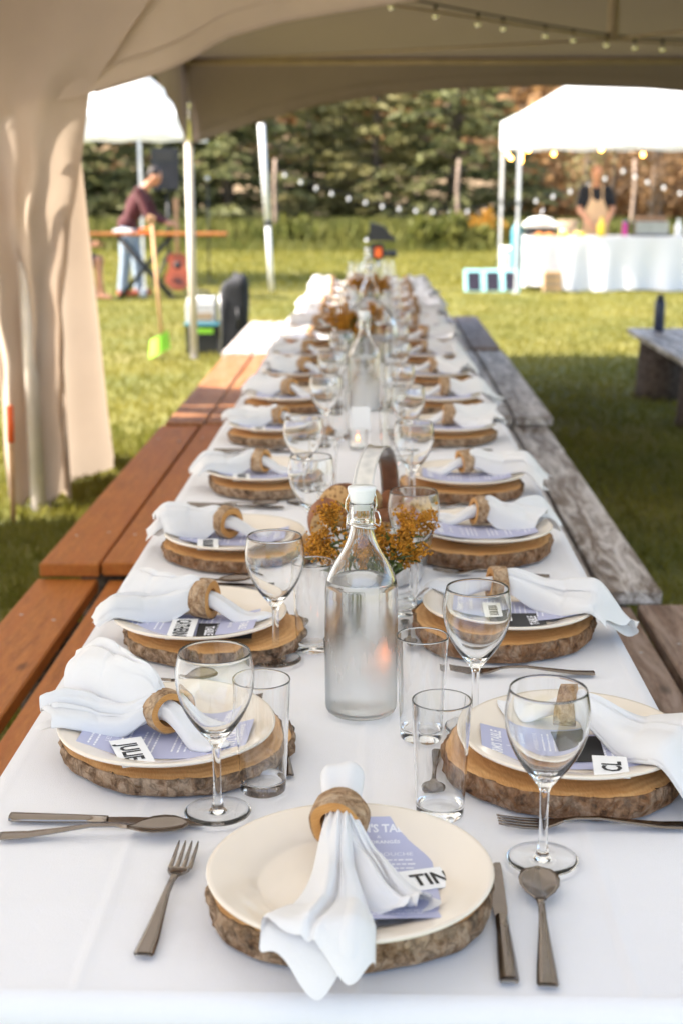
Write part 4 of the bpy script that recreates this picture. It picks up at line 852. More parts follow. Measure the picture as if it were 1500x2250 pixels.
def pail(x, y, label, rz):
    t_ = thing('metal_pail', label, 'pail', (x, y, TZ), rz, 'galvanised bread pails')
    prof = [(0.0005, 0.0005), (0.086, 0.0005), (0.088, 0.003), (0.112, 0.108), (0.1145, 0.110), (0.1145, 0.113), (0.111, 0.1135), (0.1095, 0.108), (0.086, 0.004), (0.0005, 0.004)]
    MB().lathe(prof, 56, dense=.01).obj('bucket', 'galv', t_)
    h = MB()
    def hf(u, v): a = PI * u; r_ = 0.1165; return (-0.016 + 0.032 * v + 0.0, r_ * math.cos(a), 0.085 + 0.155 * math.sin(a) ** .75)
    h.grid(hf, 40, 4); 
    for e in (0, 1): h.tube([hf(i / 30, e) for i in range(31)], 0.0022, 6)
    h.obj('handle', 'galv', t_)
    for s_ in (-1, 1): MB().lathe([(0.0005, 0), (0.006, 0.001), (0.006, 0.004), (0.0005, 0.006)], 12).obj('rivet', 'chrome', t_).matrix_local = Matrix.Translation((0, s_ * .1175, .088)) @ Matrix.Rotation(-s_ * PI / 2, 4, 'X')
    return t_
def galv():
    m, t, b = nodes('galv'); v = coords(t); vo = t.nodes.new('ShaderNodeTexVoronoi'); vo.inputs['Scale'].default_value = 55; t.links.new(v, vo.inputs['Vector'])
    t.links.new(ramp(t, vo.outputs['Distance'], [(0.1, (0.55, 0.56, 0.58)), (0.7, (0.72, 0.72, 0.73))]), b.inputs['Base Color']); b.inputs['Metallic'].default_value = 1; b.inputs['Roughness'].default_value = 0.28
galv()
def bread(x, y, z, rot, s_, label):
    t_ = thing('bread_slice', label, 'bread', (x, y, z), 0, 'bread slices in the pail'); t_.rotation_euler = rot; t_.scale = (s_, s_, s_)
    out = [(0.034 * math.cos(a) * (1 + .06 * math.sin(3 * a)), 0.055 * math.sin(a) if a <= PI else 0.055 * .25 * math.sin(a)) for a in [2 * PI * k / 30 for k in range(30)]]
    n = len(out); cr = MB(); cr.add([(x_ * f, d, y_ * f) for d, f in ((-.016, .94), (-.012, 1), (.012, 1), (.016, .94)) for x_, y_ in out], [(l * n + i, l * n + (i + 1) % n, l * n + n + (i + 1) % n, l * n + n + i) for l in range(3) for i in range(n)])
    cr.obj('crust', 'bread_crust', t_)
    for d in (-.0165, .0165): MB().add([(x_ * .95, d, y_ * .95) for x_, y_ in out] + [(0, d, .01)], [(i, (i + 1) % n, n) for i in range(n)]).obj('crumb', 'bread_crumb', t_, False)
pail(0.003, 2.42, 'galvanised pail of sliced bread behind the condensation-beaded bottle', R(-14))
for k, (dx, dy, dz, rx_, ry_, rz_, nm) in enumerate([(-.085, -.040, .118, .25, -.15, .15, 'against the pail rim nearest the grass'), (-.070, .0, .132, -.15, .3, -.5, 'second in the pail, crust up'), (-.022, .01, .134, .3, -.2, .9, 'highest in the pail by the handle'), (.06, -.045, .108, .4, -.4, -.5, 'lying behind the goldenrod'), (.07, .0, .115, -.35, .5, .3, 'seen through the wine glass'), (.02, .05, .105, .2, .2, 1.4, 'at the back of the pail'), (-.03, .055, .10, -.3, .1, .2, 'deep at the back of the pail'), (.01, -.05, .100, .5, .1, 0.1, 'low at the front of the pail')]):
    bread(0.003 + dx, 2.42 + dy, TZ + dz - .018, (rx_, ry_, rz_), 1.0 + .1 * (k % 2), 'brown bread slice ' + nm)
def goldenrod(x, y, z0, label, n, h, spread, seed, jar=True):
    q = random.Random(seed); t_ = thing('goldenrod_bunch', label, 'flowers', (x, y, TZ), 0, 'goldenrod bunches'); bl = MB()
    for k in range(n):
        a = 2 * PI * k / n + q.uniform(-.4, .4); l = h * q.uniform(.75, 1.1); sp = spread * q.uniform(.4, 1)
        e = Vector((math.cos(a) * sp, math.sin(a) * sp * .7, l)); m_ = Vector((math.cos(a) * sp * .25, math.sin(a) * sp * .2, l * .55)); b0 = Vector((math.cos(a) * .012, math.sin(a) * .012, .008))
        MB().tube([b0, m_, e], [0.0016, 0.0014, 0.0008], 6).obj('stem', 'stem_green', t_)
        lf = MB()
        for j in range(9):
            p = m_.lerp(e, q.uniform(-.1, .8)); d = Vector((q.gauss(0, 1), q.gauss(0, 1), q.uniform(.1, .8))).normalized(); s_ = d.cross(Vector((0, 0, 1))).normalized(); L = q.uniform(.035, .065)
            lf.add([p, p + d * L * .45 + s_ * .0055, p + d * L - Vector((0, 0, .008)), p + d * L * .45 - s_ * .0055], [(0, 1, 2, 3)])
        lf.obj('leaves', 'leaf_green', t_)
        bl = MB()
        for br in range(5):       # small side plumes set with tiny florets
            f = .62 + .38 * br / 4; p0 = m_.lerp(e, f); d = Vector((q.gauss(0, 1), q.gauss(0, 1), .5)).normalized(); L = .032 * (1.3 - f) + .018
            for j in range(60):
                u = q.random(); c = p0 + d * L * u + Vector((q.gauss(0, .0055), q.gauss(0, .0055), q.gauss(0, .0055) + .006 * u)); r_ = q.uniform(.0018, .0034)
                bl.add([c + Vector(v) * r_ for v in ((1, 0, 0), (-1, 0, 0), (0, 1, 0), (0, -1, 0), (0, 0, 1), (0, 0, -1))], [(0, 2, 4), (2, 1, 4), (1, 3, 4), (3, 0, 4), (2, 0, 5), (1, 2, 5), (3, 1, 5), (0, 3, 5)])
        bl.obj('plume', 'blossom', t_)
    return t_
JAR = MB().lathe([(0.0005, 0.0004), (0.030, 0.0004), (0.0325, 0.004), (0.033, 0.085), (0.0325, 0.088), (0.0315, 0.0885), (0.0305, 0.085), (0.030, 0.008), (0.0005, 0.006)], 40, dense=.008).mesh('flower_jar', 'glass')
def jar(x, y, label): tag(put('flower_jar', JAR, None, (x, y, TZ)), label, 'jar', 'glass flower jars')
goldenrod(0.0, 2.12, 0, 'goldenrod sprigs between the near bottle and the bread pail', 12, 0.165, 0.10, 4); jar(0.0, 2.12, 'clear glass jar holding goldenrod in front of the bread pail')
goldenrod(-0.075, 5.25, 0, 'goldenrod bunch behind the second bottle', 15, 0.22, 0.10, 5); jar(-0.075, 5.25, 'glass jar of goldenrod behind the second bottle')
goldenrod(-0.04, 7.2, 0, 'goldenrod bunch behind the third bottle', 16, 0.21, 0.13, 6); jar(-0.04, 7.2, 'glass jar of goldenrod behind the third bottle')
pail(-0.02, 5.6, 'galvanised bread pail farther down the table, behind the second bottle', R(60))
for k, (dx, dy) in enumerate([(-.06, -.03), (.0, .03), (.06, -.02)]): bread(-0.02 + dx, 5.6 + dy, TZ + .085, (.3 - .2 * k, .2, k), 1.1, ['brown bread slice leaning left in the farther pail', 'brown bread slice in the middle of the farther pail', 'brown bread slice leaning right in the farther pail'][k])
def tealight(x, y, label):
    t_ = thing('tealight', label, 'candle', (x, y, TZ), 0, 'glass tealights')
    MB().lathe([(0.0005, 0.0004), (0.022, 0.0004), (0.024, 0.003), (0.027, 0.05), (0.0262, 0.0508), (0.0254, 0.05), (0.0225, 0.006), (0.0005, 0.005)], 32, dense=.006).obj('cup', 'glass', t_)
    MB().lathe([(0.0005, 0.0055), (0.0195, 0.0055), (0.0195, 0.020), (0.0005, 0.0195)], 24).obj('wax', 'wax', t_); MB().tube([(0, 0, .019), (0, 0, .025)], .0008, 6).obj('wick', 'ink_black', t_)
    MB().lathe([(0.0004, .023), (.0026, .025), (.0033, .028), (.0022, .032), (.0003, .037)], 12).obj('flame', 'flame', t_)
tealight(-0.046, 1.905, 'lit tealight behind the condensation-beaded bottle'); tealight(-0.045, 3.66, 'lit tealight in front of the white standing card'); tealight(-0.03, 6.0, 'lit tealight beyond the farther bread pail')
tag(MB().add([(-.028, 0, 0), (.028, 0, 0), (.028, .018, .07), (-.028, .018, .07), (-.028, .04, 0), (.028, .04, 0), (.028, .0195, .07), (-.028, .0195, .07)], [(0, 1, 2, 3), (5, 4, 7, 6), (3, 2, 6, 7)]).obj('tent_card', 'card_white', None, False, (-.04, 3.92, TZ)), 'small blank white folded card standing behind the tealight', 'card')
MB().tube([(-.031, 0, 0), (-.031, .02, 0)], .001).v

# ================================================================== the field beyond the table
def cyl(a, b_, r): return MB().tube([a, b_], r, 12)
def canopy(name, label, x0, x1, y0, y1, eave, vtop, peak, legs, lean=0.0):
    t_ = thing(name, label, 'canopy', (0, 0, 0)); cx, cy_ = (x0 + x1) / 2, (y0 + y1) / 2
    def fn(u, v):
        a, b_ = 2 * u - 1, 2 * v - 1; r = max(abs(a), abs(b_)); return (cx + a * (x1 - x0) / 2, cy_ + b_ * (y1 - y0) / 2, vtop + (peak - vtop) * (1 - sst(0.0, 1.25, r) / sst(0.0, 1.25, 1.0)))
    MB().grid(fn, 25, 25).obj('roof', 'canopy_white', t_)
    for (a, b_) in (((x0, y0), (x1, y0)), ((x0, y1), (x1, y1)), ((x0, y0), (x0, y1)), ((x1, y0), (x1, y1))):
        valance((*a, 0), (*b_, 0), vtop - .002, lambda s_, L: eave + .012 * math.sin(s_ * 9), 0.008, 40).obj('valance', 'canopy_white', t_)
    for (x, y) in legs:
        lx = x + lean * (1 if x > cx else -1) * -1
        l = MB().box(((x), y, vtop * .75), (0.045, 0.045, vtop * .5)).obj('leg', 'pole_white', t_, False); MB().box((x, y, vtop * .26), (0.034, 0.034, vtop * .52)).obj('lower_tube', 'pole_white', l, False)
        MB().box((x, y, 0.006), (.1, .1, .012)).obj('foot_plate', 'pole_white', l, False); MB().box((x, y, vtop * .5 + .02), (.054, .054, .04)).obj('clamp', 'grey_metal', l, False)
    for a, b_ in (((x0, y0), (x1, y0)), ((x0, y1), (x1, y1))):
        MB().tube([(a[0] + .05, a[1] + .04, vtop - .03), ((a[0] + b_[0]) / 2, a[1] + .04, eave + .05), (b_[0] - .05, a[1] + .04, vtop - .03)], .012, 6).obj('scissor_bar', 'pole_white', t_)
    return t_
canopy('pop_up_canopy', 'white pop-up canopy over the musicians', -5.4, -2.72, 20.0, 22.8, 2.13, 2.40, 3.35, [(-3.36, 20.06), (-5.35, 20.05), (-5.35, 22.75), (-3.06, 22.75)])
canopy('pop_up_canopy', 'white pop-up canopy over the kitchen table', 1.90, 5.3, 19.0, 21.7, 1.96, 2.38, 3.15, [(1.93, 19.05), (5.25, 19.05), (1.93, 21.65), (5.25, 21.65)])
lit = thing('lit_string_light', 'string of glowing orange bulbs under the kitchen canopy edge', 'string lights')
pts = [(1.93, 21.0, 1.93), (1.95, 19.15, 1.86), (2.4, 19.3, 1.93), (2.55, 20.5, 1.86), (3.4, 19.2, 1.93), (4.2, 19.3, 1.83), (5.1, 19.2, 1.93)]
MB().tube(pts, .006, 5).obj('cable', 'socket_black', lit)
lb = MB().ball((0, 0, -.03), .026, 10, 8).mesh('bulb', 'lit_bulb')
for p in [(1.94, 20.9, 1.92), (1.96, 20.6, 1.86), (1.96, 19.14, 1.80), (1.98, 19.3, 1.90), (1.96, 19.16, 1.86), (2.06, 19.2, 1.94), (2.47, 19.7, 1.90), (3.05, 19.22, 1.945), (3.62, 19.25, 1.88), (4.25, 19.3, 1.83)]: put('bulb', lb, lit, p)
lp = thing('leaning_pole', 'leaning white metal pole with black clamp on the grass', 'pole', (-1.44, 19.3, 0))
cyl((0, 0, 0), (-0.045, 0, 0.95), .036).obj('lower_tube', 'pole_white', lp); cyl((-0.045, 0, .93), (-0.115, 0, 2.26), .044).obj('upper_tube', 'pole_white', lp); MB().lathe([(.048, .90), (.052, .92), (.052, .95), (.048, .97)], 14, (-.045, 0, 0)).obj('clamp', 'black_plastic', lp)
SW = MB().tube([(0, 0, -.05), (.02, .01, .7), (-.015, 0, 1.4), (.02, 0, 2.03)], [.05, .044, .042, .034], 9).mesh('wooden_stake', 'stake_wood')
for i, (x, y, l) in enumerate([(1.90, 32.7, 'rough wooden stake beside the green weed mound'), (-2.33, 32.6, 'rough wooden stake behind the leaning white pole'), (-6.9, 32.6, 'rough wooden stake behind the seated musician'), (6.0, 32.8, 'rough wooden stake behind the kitchen canopy')]): tag(put('wooden_stake', SW, None, (x, y, 0), i), l, 'stake', 'wooden stakes for the bulb string')
def px2w(x, y, Y): # field layout worked out from bearings and distance
    u = (x - 824.9) / 3000; v = (404.8 - y) / 3000; return (u * Y * 1.0, Y, 1.46 + v * Y * .972 * 1.06)
fb = [(632, 384), (666, 399), (699, 411), (732, 422), (767, 432), (803, 440), (839, 448), (875, 453), (911, 457), (947, 459), (984, 459), (1021, 458), (1057, 455), (1094, 451), (1131, 446), (1167, 437), (1203, 428), (1239, 418), (1276, 406), (1312, 392), (1349, 377)]
bulb_string('string_light', 'long frosted bulb string sagging between the wooden stakes', [px2w(608, 372, 32.6)] + [px2w(x, y - 5, 32.6) for x, y in fb], [px2w(x, y - 6, 32.6) for x, y in fb], 'white_plastic', 0.036, 0.05, None, .008)
fb2 = [(1349, 377), (1375, 388), (1402, 399), (1437, 410), (1472, 421), (1508, 430)]
bulb_string('string_light', 'second frosted bulb string sagging away behind the chef', [px2w(x, y - 5, 32.5) for x, y in fb2], [px2w(x, y - 6, 32.5) for x, y in fb2[1:]], 'white_plastic', 0.036, 0.05, None, .008)

# ---------------------------------------------------------------- people
def blob(parts, name, mat, parent, vox=0.014):
    """parts: ('cap', p0, p1, r0, r1) tapered limbs, ('ell', centre, radii, rotation) masses; fused into one continuous skin"""
    mb = MB()
    for p in parts:
        if p[0] == 'cap':
            a, b_ = Vector(p[1]), Vector(p[2]); mb.tube([a.lerp(b_, i / 5) for i in range(6)], [lerp(p[3], p[4], i / 5) for i in range(6)], 12); mb.ball(a, p[3], 12, 8); mb.ball(b_, p[4], 12, 8)
        else:
            n = len(mb.v); mb.ball((0, 0, 0), 1, 16, 12, p[2]); M = Matrix.Translation(p[1]) @ (p[3] if len(p) > 3 else Matrix())
            for i in range(n, len(mb.v)): mb.v[i] = tuple(M @ Vector(mb.v[i]))
    me = mb.mesh(name, mat); o = bpy.data.objects.new(name, me); col.objects.link(o)
    m_ = o.modifiers.new('r', 'REMESH'); m_.mode = 'VOXEL'; m_.voxel_size = vox; m_.use_smooth_shade = True
    s_ = o.modifiers.new('s', 'SMOOTH'); s_.iterations = 4; s_.factor = .5
    dg = bpy.context.evaluated_depsgraph_get(); nm = bpy.data.meshes.new_from_object(o.evaluated_get(dg)); nm.name = name
    bpy.data.objects.remove(o); nm.materials.clear(); nm.materials.append(MATS[mat]); return put(name, nm, parent)
def V3(*a): return Vector(a)
def head_parts(c, fwd, tilt=0.0):
    f = Vector(fwd).normalized(); r_ = f.cross(V3(0, 0, 1)).normalized(); u = r_.cross(f)
    P = lambda a, b_, d: tuple(Vector(c) + f * a + r_ * b_ + u * d)
    Rm = Matrix((r_, f, u)).transposed().to_4x4()
    body = [('ell', P(0, 0, .01), (.074, .092, .112), Rm), ('ell', P(.03, 0, -.06), (.055, .06, .055), Rm), ('cap', P(.088, 0, .01), P(.105, 0, -.025), .010, .015), ('ell', P(.02, .077, -.005), (.010, .02, .03), Rm), ('ell', P(.02, -.077, -.005), (.010, .02, .03), Rm), ('cap', P(.088, -.02, -.058), P(.088, .02, -.058), .008, .008), ('cap', P(.082, -.045, .028), P(.086, .045, .028), .010, .010)]
    return body, P, Rm
def hand_parts(w_, d, side, spread=0.35):
    w_, d = Vector(w_), Vector(d).normalized(); s_ = d.cross(V3(0, 0, 1)).normalized() * side; n = s_.cross(d); out = [('cap', w_, w_ + d * .045, .026, .032), ('cap', w_ + d * .04 + s_ * .018, w_ + d * .085 + s_ * .022, .020, .016), ('cap', w_ + d * .04 - s_ * .018, w_ + d * .085 - s_ * .022, .020, .016)]
    for i, L in enumerate((.062, .072, .068, .052)):
        b0 = w_ + d * .085 + s_ * (-.030 + .02 * i); k = b0 + d * L * .55 + V3(0, 0, -.004); out += [('cap', b0, k, .0098, .009), ('cap', k, k + (d * .8 + V3(0, 0, -.6)) * L * .5, .009, .0078)]
    t0 = w_ + d * .03 - s_ * .03; out += [('cap', t0, t0 + (d * .7 - s_ * .7) * .045, .012, .010), ('cap', t0 + (d * .7 - s_ * .7) * .045, t0 + (d * 1.1 - s_ * .75) * .07, .010, .0085)]
    return out
def face_bits(P, Rm, root, hair_mat, hair_parts):
    for s_ in (-1, 1):
        e = MB().ball(P(.080, s_ * .032, .012), .0115, 10, 8).obj('eye', 'ink_black', root)
    blob(hair_parts, 'hair', hair_mat, root, .012)
# chef behind the kitchen table
ch = thing('person', 'person in black t-shirt and tan apron standing behind the kitchen table', 'person', (3.18, 20.35, 0), 0)
hp, P, Rm = head_parts((0, -.02, 1.60), (0.05, -1, -.18))
body = hp + [('cap', (0, .01, 1.40), (0, -.005, 1.53), .058, .052), ('ell', (0, .02, 1.22), (.17, .105, .22)), ('ell', (0, .02, .98), (.15, .10, .16)), ('cap', (-.17, .02, 1.37), (-.235, -.02, 1.10), .052, .042), ('cap', (-.235, -.02, 1.10), (-.12, -.22, .93), .041, .028), ('cap', (.17, .02, 1.37), (.245, -.02, 1.10), .052, .042), ('cap', (.245, -.02, 1.10), (.14, -.22, .92), .041, .028),
    ('cap', (-.085, .02, .92), (-.09, .0, .48), .082, .055), ('cap', (-.09, .0, .48), (-.09, .03, .08), .054, .036), ('cap', (.085, .02, .92), (.09, .0, .48), .082, .055), ('cap', (.09, .0, .48), (.09, .03, .08), .054, .036), ('cap', (-.17, .02, 1.38), (.17, .02, 1.38), .055, .055), ('cap', (-.09, .04, .05), (-.10, -.10, .03), .04, .035), ('cap', (.09, .04, .05), (.10, -.10, .03), .04, .035)]
body += hand_parts((-.12, -.22, .93), (.45, -.6, -.5), 1) + hand_parts((.14, -.22, .92), (-.5, -.6, -.45), -1)
blob(body, 'body', 'skin', ch)
face_bits(P, Rm, ch, 'hair_red', [('ell', P(-.022, 0, .055), (.082, .088, .075), Rm), ('ell', P(-.05, 0, .0), (.072, .055, .075), Rm)])
blob([('ell', (0, .02, 1.22), (.185, .12, .235)), ('ell', (0, .02, 1.0), (.165, .115, .17)), ('cap', (-.17, .02, 1.385), (.17, .02, 1.385), .066, .066), ('cap', (-.18, .02, 1.37), (-.222, -.005, 1.18), .066, .060), ('cap', (.18, .02, 1.37), (.232, -.005, 1.18), .066, .060)], 't_shirt', 'shirt_black', ch)
blob([('cap', (-.09, .02, .93), (-.09, .0, .5), .098, .075), ('cap', (.09, .02, .93), (.09, .0, .5), .098, .075), ('cap', (-.09, 0, .5), (-.09, .03, .1), .075, .06), ('cap', (.09, 0, .5), (.09, .03, .1), .075, .06), ('ell', (0, .02, .93), (.17, .115, .1))], 'trousers', 'shorts_dark', ch)
def apron(u, v):
    z = lerp(1.33, .50, v); hw = interp([(0, .085), (.12, .10), (.30, .165), (.4, .185), (1, .20)], v); x = (2 * u - 1) * hw; d = interp([(0, .085), (.2, .118), (.4, .135), (1, .14)], v)
    return (x, .02 - d * math.sqrt(max(0, 1 - (x / .30) ** 2)) - .012 + .01 * math.sin(x * 40) * v, z)
ap = MB().grid(apron, 24, 26).obj('apron', 'apron_tan', ch)
for s_ in (-1, 1): MB().tube([(s_ * .08, -.075, 1.325), (s_ * .085, -.055, 1.42), (s_ * .075, .02, 1.455)], .014, 8).obj('strap', 'apron_tan', ap)
# standing musician, bending over the plank table, facing +x
mu = thing('person', 'person in maroon shirt and jeans bending over the plank table of instruments', 'person', (-3.25, 18.5, 0), 0)
hp, P, Rm = head_parts((.335, -.03, 1.555), (1, -.15, -.55))
body = hp + [('cap', (.19, 0, 1.39), (.29, -.02, 1.50), .060, .052), ('ell', (.08, 0, 1.18), (.12, .17, .24), Matrix.Rotation(.42, 4, 'Y')), ('ell', (-.04, 0, .92), (.12, .16, .14)), ('cap', (.16, -.18, 1.35), (.27, -.23, 1.06), .05, .042), ('cap', (.27, -.23, 1.06), (.50, -.15, .96), .040, .028), ('cap', (.16, .18, 1.35), (.28, .22, 1.06), .05, .042), ('cap', (.28, .22, 1.06), (.50, .14, .96), .040, .028), ('cap', (.15, -.17, 1.36), (.15, .17, 1.36), .055, .055),
    ('cap', (-.05, -.09, .90), (-.07, -.10, .48), .085, .056), ('cap', (-.07, -.10, .48), (-.12, -.11, .07), .055, .036), ('cap', (-.03, .09, .90), (.05, .10, .48), .085, .056), ('cap', (.05, .10, .48), (.06, .11, .07), .055, .036), ('cap', (-.13, -.11, .05), (.0, -.12, .035), .042, .034), ('cap', (.05, .11, .05), (.18, .11, .035), .042, .034)]
body += hand_parts((.50, -.15, .96), (1, .1, -.25), 1) + hand_parts((.50, .14, .96), (1, -.1, -.25), -1)
blob(body, 'body', 'skin', mu)
face_bits(P, Rm, mu, 'hair_dark', [('ell', P(-.022, 0, .058), (.084, .090, .072), Rm), ('ell', P(-.055, 0, .0), (.076, .05, .08), Rm)])
blob([('ell', (.08, 0, 1.18), (.135, .185, .255), Matrix.Rotation(.42, 4, 'Y')), ('ell', (-.04, 0, .93), (.14, .18, .15)), ('cap', (.15, -.18, 1.37), (.15, .18, 1.37), .068, .068), ('cap', (.16, -.18, 1.36), (.27, -.23, 1.06), .065, .055), ('cap', (.27, -.23, 1.06), (.45, -.165, .98), .054, .044), ('cap', (.16, .18, 1.36), (.28, .22, 1.06), .065, .055), ('cap', (.28, .22, 1.06), (.45, .155, .98), .054, .044)], 'shirt', 'shirt_maroon', mu)
blob([('ell', (-.04, 0, .86), (.135, .17, .11)), ('cap', (-.05, -.09, .86), (-.07, -.10, .48), .10, .078), ('cap', (-.07, -.10, .48), (-.12, -.11, .10), .078, .066), ('cap', (-.03, .09, .86), (.05, .10, .48), .10, .078), ('cap', (.05, .10, .48), (.06, .11, .10), .078, .066)], 'jeans', 'denim', mu)
for a, b_ in (((-.15, -.11, .045), (.02, -.12, .035)), ((.03, .11, .045), (.20, .11, .035))): blob([('cap', a, b_, .048, .042)], 'shoe', 'shoe_red', mu)
# seated musician half hidden by the curtain
se = thing('person', 'seated person in beige top and dark shorts beside the plank table', 'person', (-3.95, 17.9, 0), 0)
hp, P, Rm = head_parts((.02, 0, 1.20), (1, -.3, -.25))
body = hp + [('cap', (0, 0, 1.0), (.01, 0, 1.12), .058, .052), ('ell', (0, 0, .80), (.115, .165, .22)), ('ell', (0, 0, .54), (.13, .17, .12)), ('cap', (0, -.17, .96), (.08, -.22, .70), .05, .042), ('cap', (.08, -.22, .70), (.30, -.12, .70), .04, .028), ('cap', (0, .17, .96), (.08, .22, .70), .05, .042), ('cap', (.08, .22, .70), (.30, .14, .72), .04, .028), ('cap', (0, -.17, .96), (0, .17, .96), .055, .055),
    ('cap', (.0, -.09, .50), (.38, -.12, .50), .085, .060), ('cap', (.38, -.12, .50), (.42, -.12, .07), .056, .036), ('cap', (.0, .09, .50), (.36, .14, .50), .085, .060), ('cap', (.36, .14, .50), (.32, .14, .07), .056, .036), ('cap', (.40, -.12, .045), (.53, -.13, .035), .042, .032), ('cap', (.30, .14, .045), (.43, .14, .035), .042, .032)] + hand_parts((.30, -.12, .70), (1, .2, -.1), 1) + hand_parts((.30, .14, .72), (1, -.2, -.1), -1)
blob(body, 'body', 'skin', se); face_bits(P, Rm, se, 'hair_dark', [('ell', P(-.022, 0, .058), (.084, .090, .072), Rm), ('ell', P(-.055, 0, .0), (.076, .05, .08), Rm)])
blob([('ell', (0, 0, .80), (.13, .18, .235)), ('ell', (0, 0, .60), (.14, .18, .12)), ('cap', (0, -.17, .97), (0, .17, .97), .068, .068), ('cap', (0, -.18, .96), (.06, -.21, .78), .064, .06), ('cap', (0, .18, .96), (.06, .21, .78), .064, .06)], 'top', 'shirt_beige', se)
blob([('ell', (0, 0, .53), (.145, .185, .11)), ('cap', (0, -.09, .50), (.30, -.115, .50), .10, .085), ('cap', (0, .09, .50), (.28, .13, .50), .10, .085)], 'shorts', 'shorts_dark', se)
so = thing('stool', 'low dark stool under the seated person', 'stool', (-3.95, 17.9, 0)); MB().box((0, 0, .395), (.36, .36, .05), bev=.01).obj('seat', 'teal', so, False)
for a in (-1, 1):
    for b_ in (-1, 1): cyl((a * .15, b_ * .15, 0), (a * .13, b_ * .13, .38), .018).obj('leg', 'black_plastic', so)
# instruments
kt = thing('plank_stand_table', 'orange plank on a black folding cross stand holding music gear', 'table', (-2.8, 17.95, 0))
MB().box((0, 0, .835), (1.78, .32, .035), bev=.005).obj('plank', 'board_orange', kt, False)
for yy in (-.1, .1):
    for s_ in (-1, 1): MB().tube([(-.35 * s_ - .18, yy + .02 * s_, .01), (.35 * s_ - .18, yy + .02 * s_, .815)], .022, 8).obj('stand_leg', 'black_plastic', kt)
for s_ in (-1, 1): MB().tube([(-.35 * s_ - .18, -.16, .02), (-.35 * s_ - .18, .16, .02)], .02, 8).obj('foot', 'black_plastic', kt)
kb = thing('mixer', 'white and grey mixer box lying on the orange plank', 'mixer', (-3.25, 17.95, .854)); MB().box((0, 0, .02), (.24, .2, .04), bev=.006).obj('case', 'white_plastic', kb, False)
for k in range(6): MB().lathe([(.008, .04), (.008, .052), (.0005, .053)], 8, (-.08 + .032 * k, 0, 0)).obj('knob', 'black_plastic', kb)
am = thing('effects_box', 'small orange effects box on the plank beside the standing person', 'box', (-2.95, 17.95, .854)); MB().box((0, 0, .025), (.16, .14, .05), bev=.006).obj('case', 'orange', am, False); MB().lathe([(.012, .05), (.012, .065), (.0005, .066)], 10).obj('knob', 'yellow', am)
gt = thing('guitar', 'red-brown acoustic guitar leaning under the plank', 'guitar', (-2.62, 18.35, 0)); gt.rotation_euler = (R(-12), 0, R(8))
def g_out(s_=1.0): return [(s_ * interp([(0, .0), (.02, .09), (.10, .165), (.18, .17), (.27, .125), (.33, .115), (.40, .13), (.46, .12), (.50, .05), (.505, 0)], h), h) for h in [i * .505 / 30 for i in range(31)]] 
ol = g_out(); outl = ol + [(-x, y) for x, y in ol[::-1][1:-1]]; MR = Matrix.Translation((0, 0, .08)) @ Matrix.Rotation(PI / 2, 4, 'X')
MB().prism(outl, -.05, .05, MR).obj('body', 'guitar_red', gt, False); MB().lathe([(.0005, .001), (.05, .001), (.05, .0), (.0005, 0)], 20).obj('sound_hole', 'ink_black', gt).matrix_local = MR @ Matrix.Translation((0, .33, .0502))
MB().box((0, -.052, .86), (.052, .022, .62)).obj('neck', 'guitar_neck', gt, False); MB().box((0, -.05, 1.22), (.07, .018, .15), bev=.005).obj('headstock', 'guitar_neck', gt, False); MB().box((0, -.056, .21), (.13, .014, .022)).obj('bridge', 'ink_black', gt, False)
for s_ in (-1, 1): MB().tube([(s_ * .12, -.08, 0), (s_ * .06, .05, .18)], .012, 6).obj('stand_leg', 'black_plastic', gt)
ms = thing('microphone_stand', 'thin black microphone stand behind the plank', 'microphone stand', (-2.5, 20.9, 0)); cyl((0, 0, .02), (0, 0, 1.45), .012).obj('rod', 'black_plastic', ms); MB().lathe([(.0005, 0), (.12, 0), (.12, .015), (.0005, .025)], 20).obj('base', 'black_plastic', ms); MB().ball((0, -.02, 1.53), .035, 12, 8, (1, 1, 1.4)).obj('microphone', 'grey_metal', ms)
ps_ = thing('loudspeaker', 'black loudspeaker on a pole stand behind the musicians', 'loudspeaker', (-2.91, 19.6, 0)); MB().prism([(-.19, -.16), (.19, -.16), (.15, .17), (-.15, .17)], 1.38, 1.95).obj('cabinet', 'black_plastic', ps_, False)
MB().box((0, -.163, 1.57), (.34, .006, .32)).obj('grille', 'black_fabric', ps_, False); MB().box((0, -.163, 1.84), (.26, .008, .12)).obj('horn', 'socket_black', ps_, False); cyl((0, 0, .3), (0, 0, 1.38), .02).obj('pole', 'black_plastic', ps_)
for a in (0, 2.09, 4.19): MB().tube([(0, 0, .55), (.45 * math.cos(a), .45 * math.sin(a), .01)], .014, 6).obj('leg', 'black_plastic', ps_)
tag(MB().lathe([(.0005, 0), (.04, 0), (.055, .13), (.052, .13), (.038, .006), (.0005, .006)], 20).obj('paper_cup', 'white_plastic', None, True, (-3.05, 18.1, 0)), 'white cup standing on the grass by the musicians', 'cup')
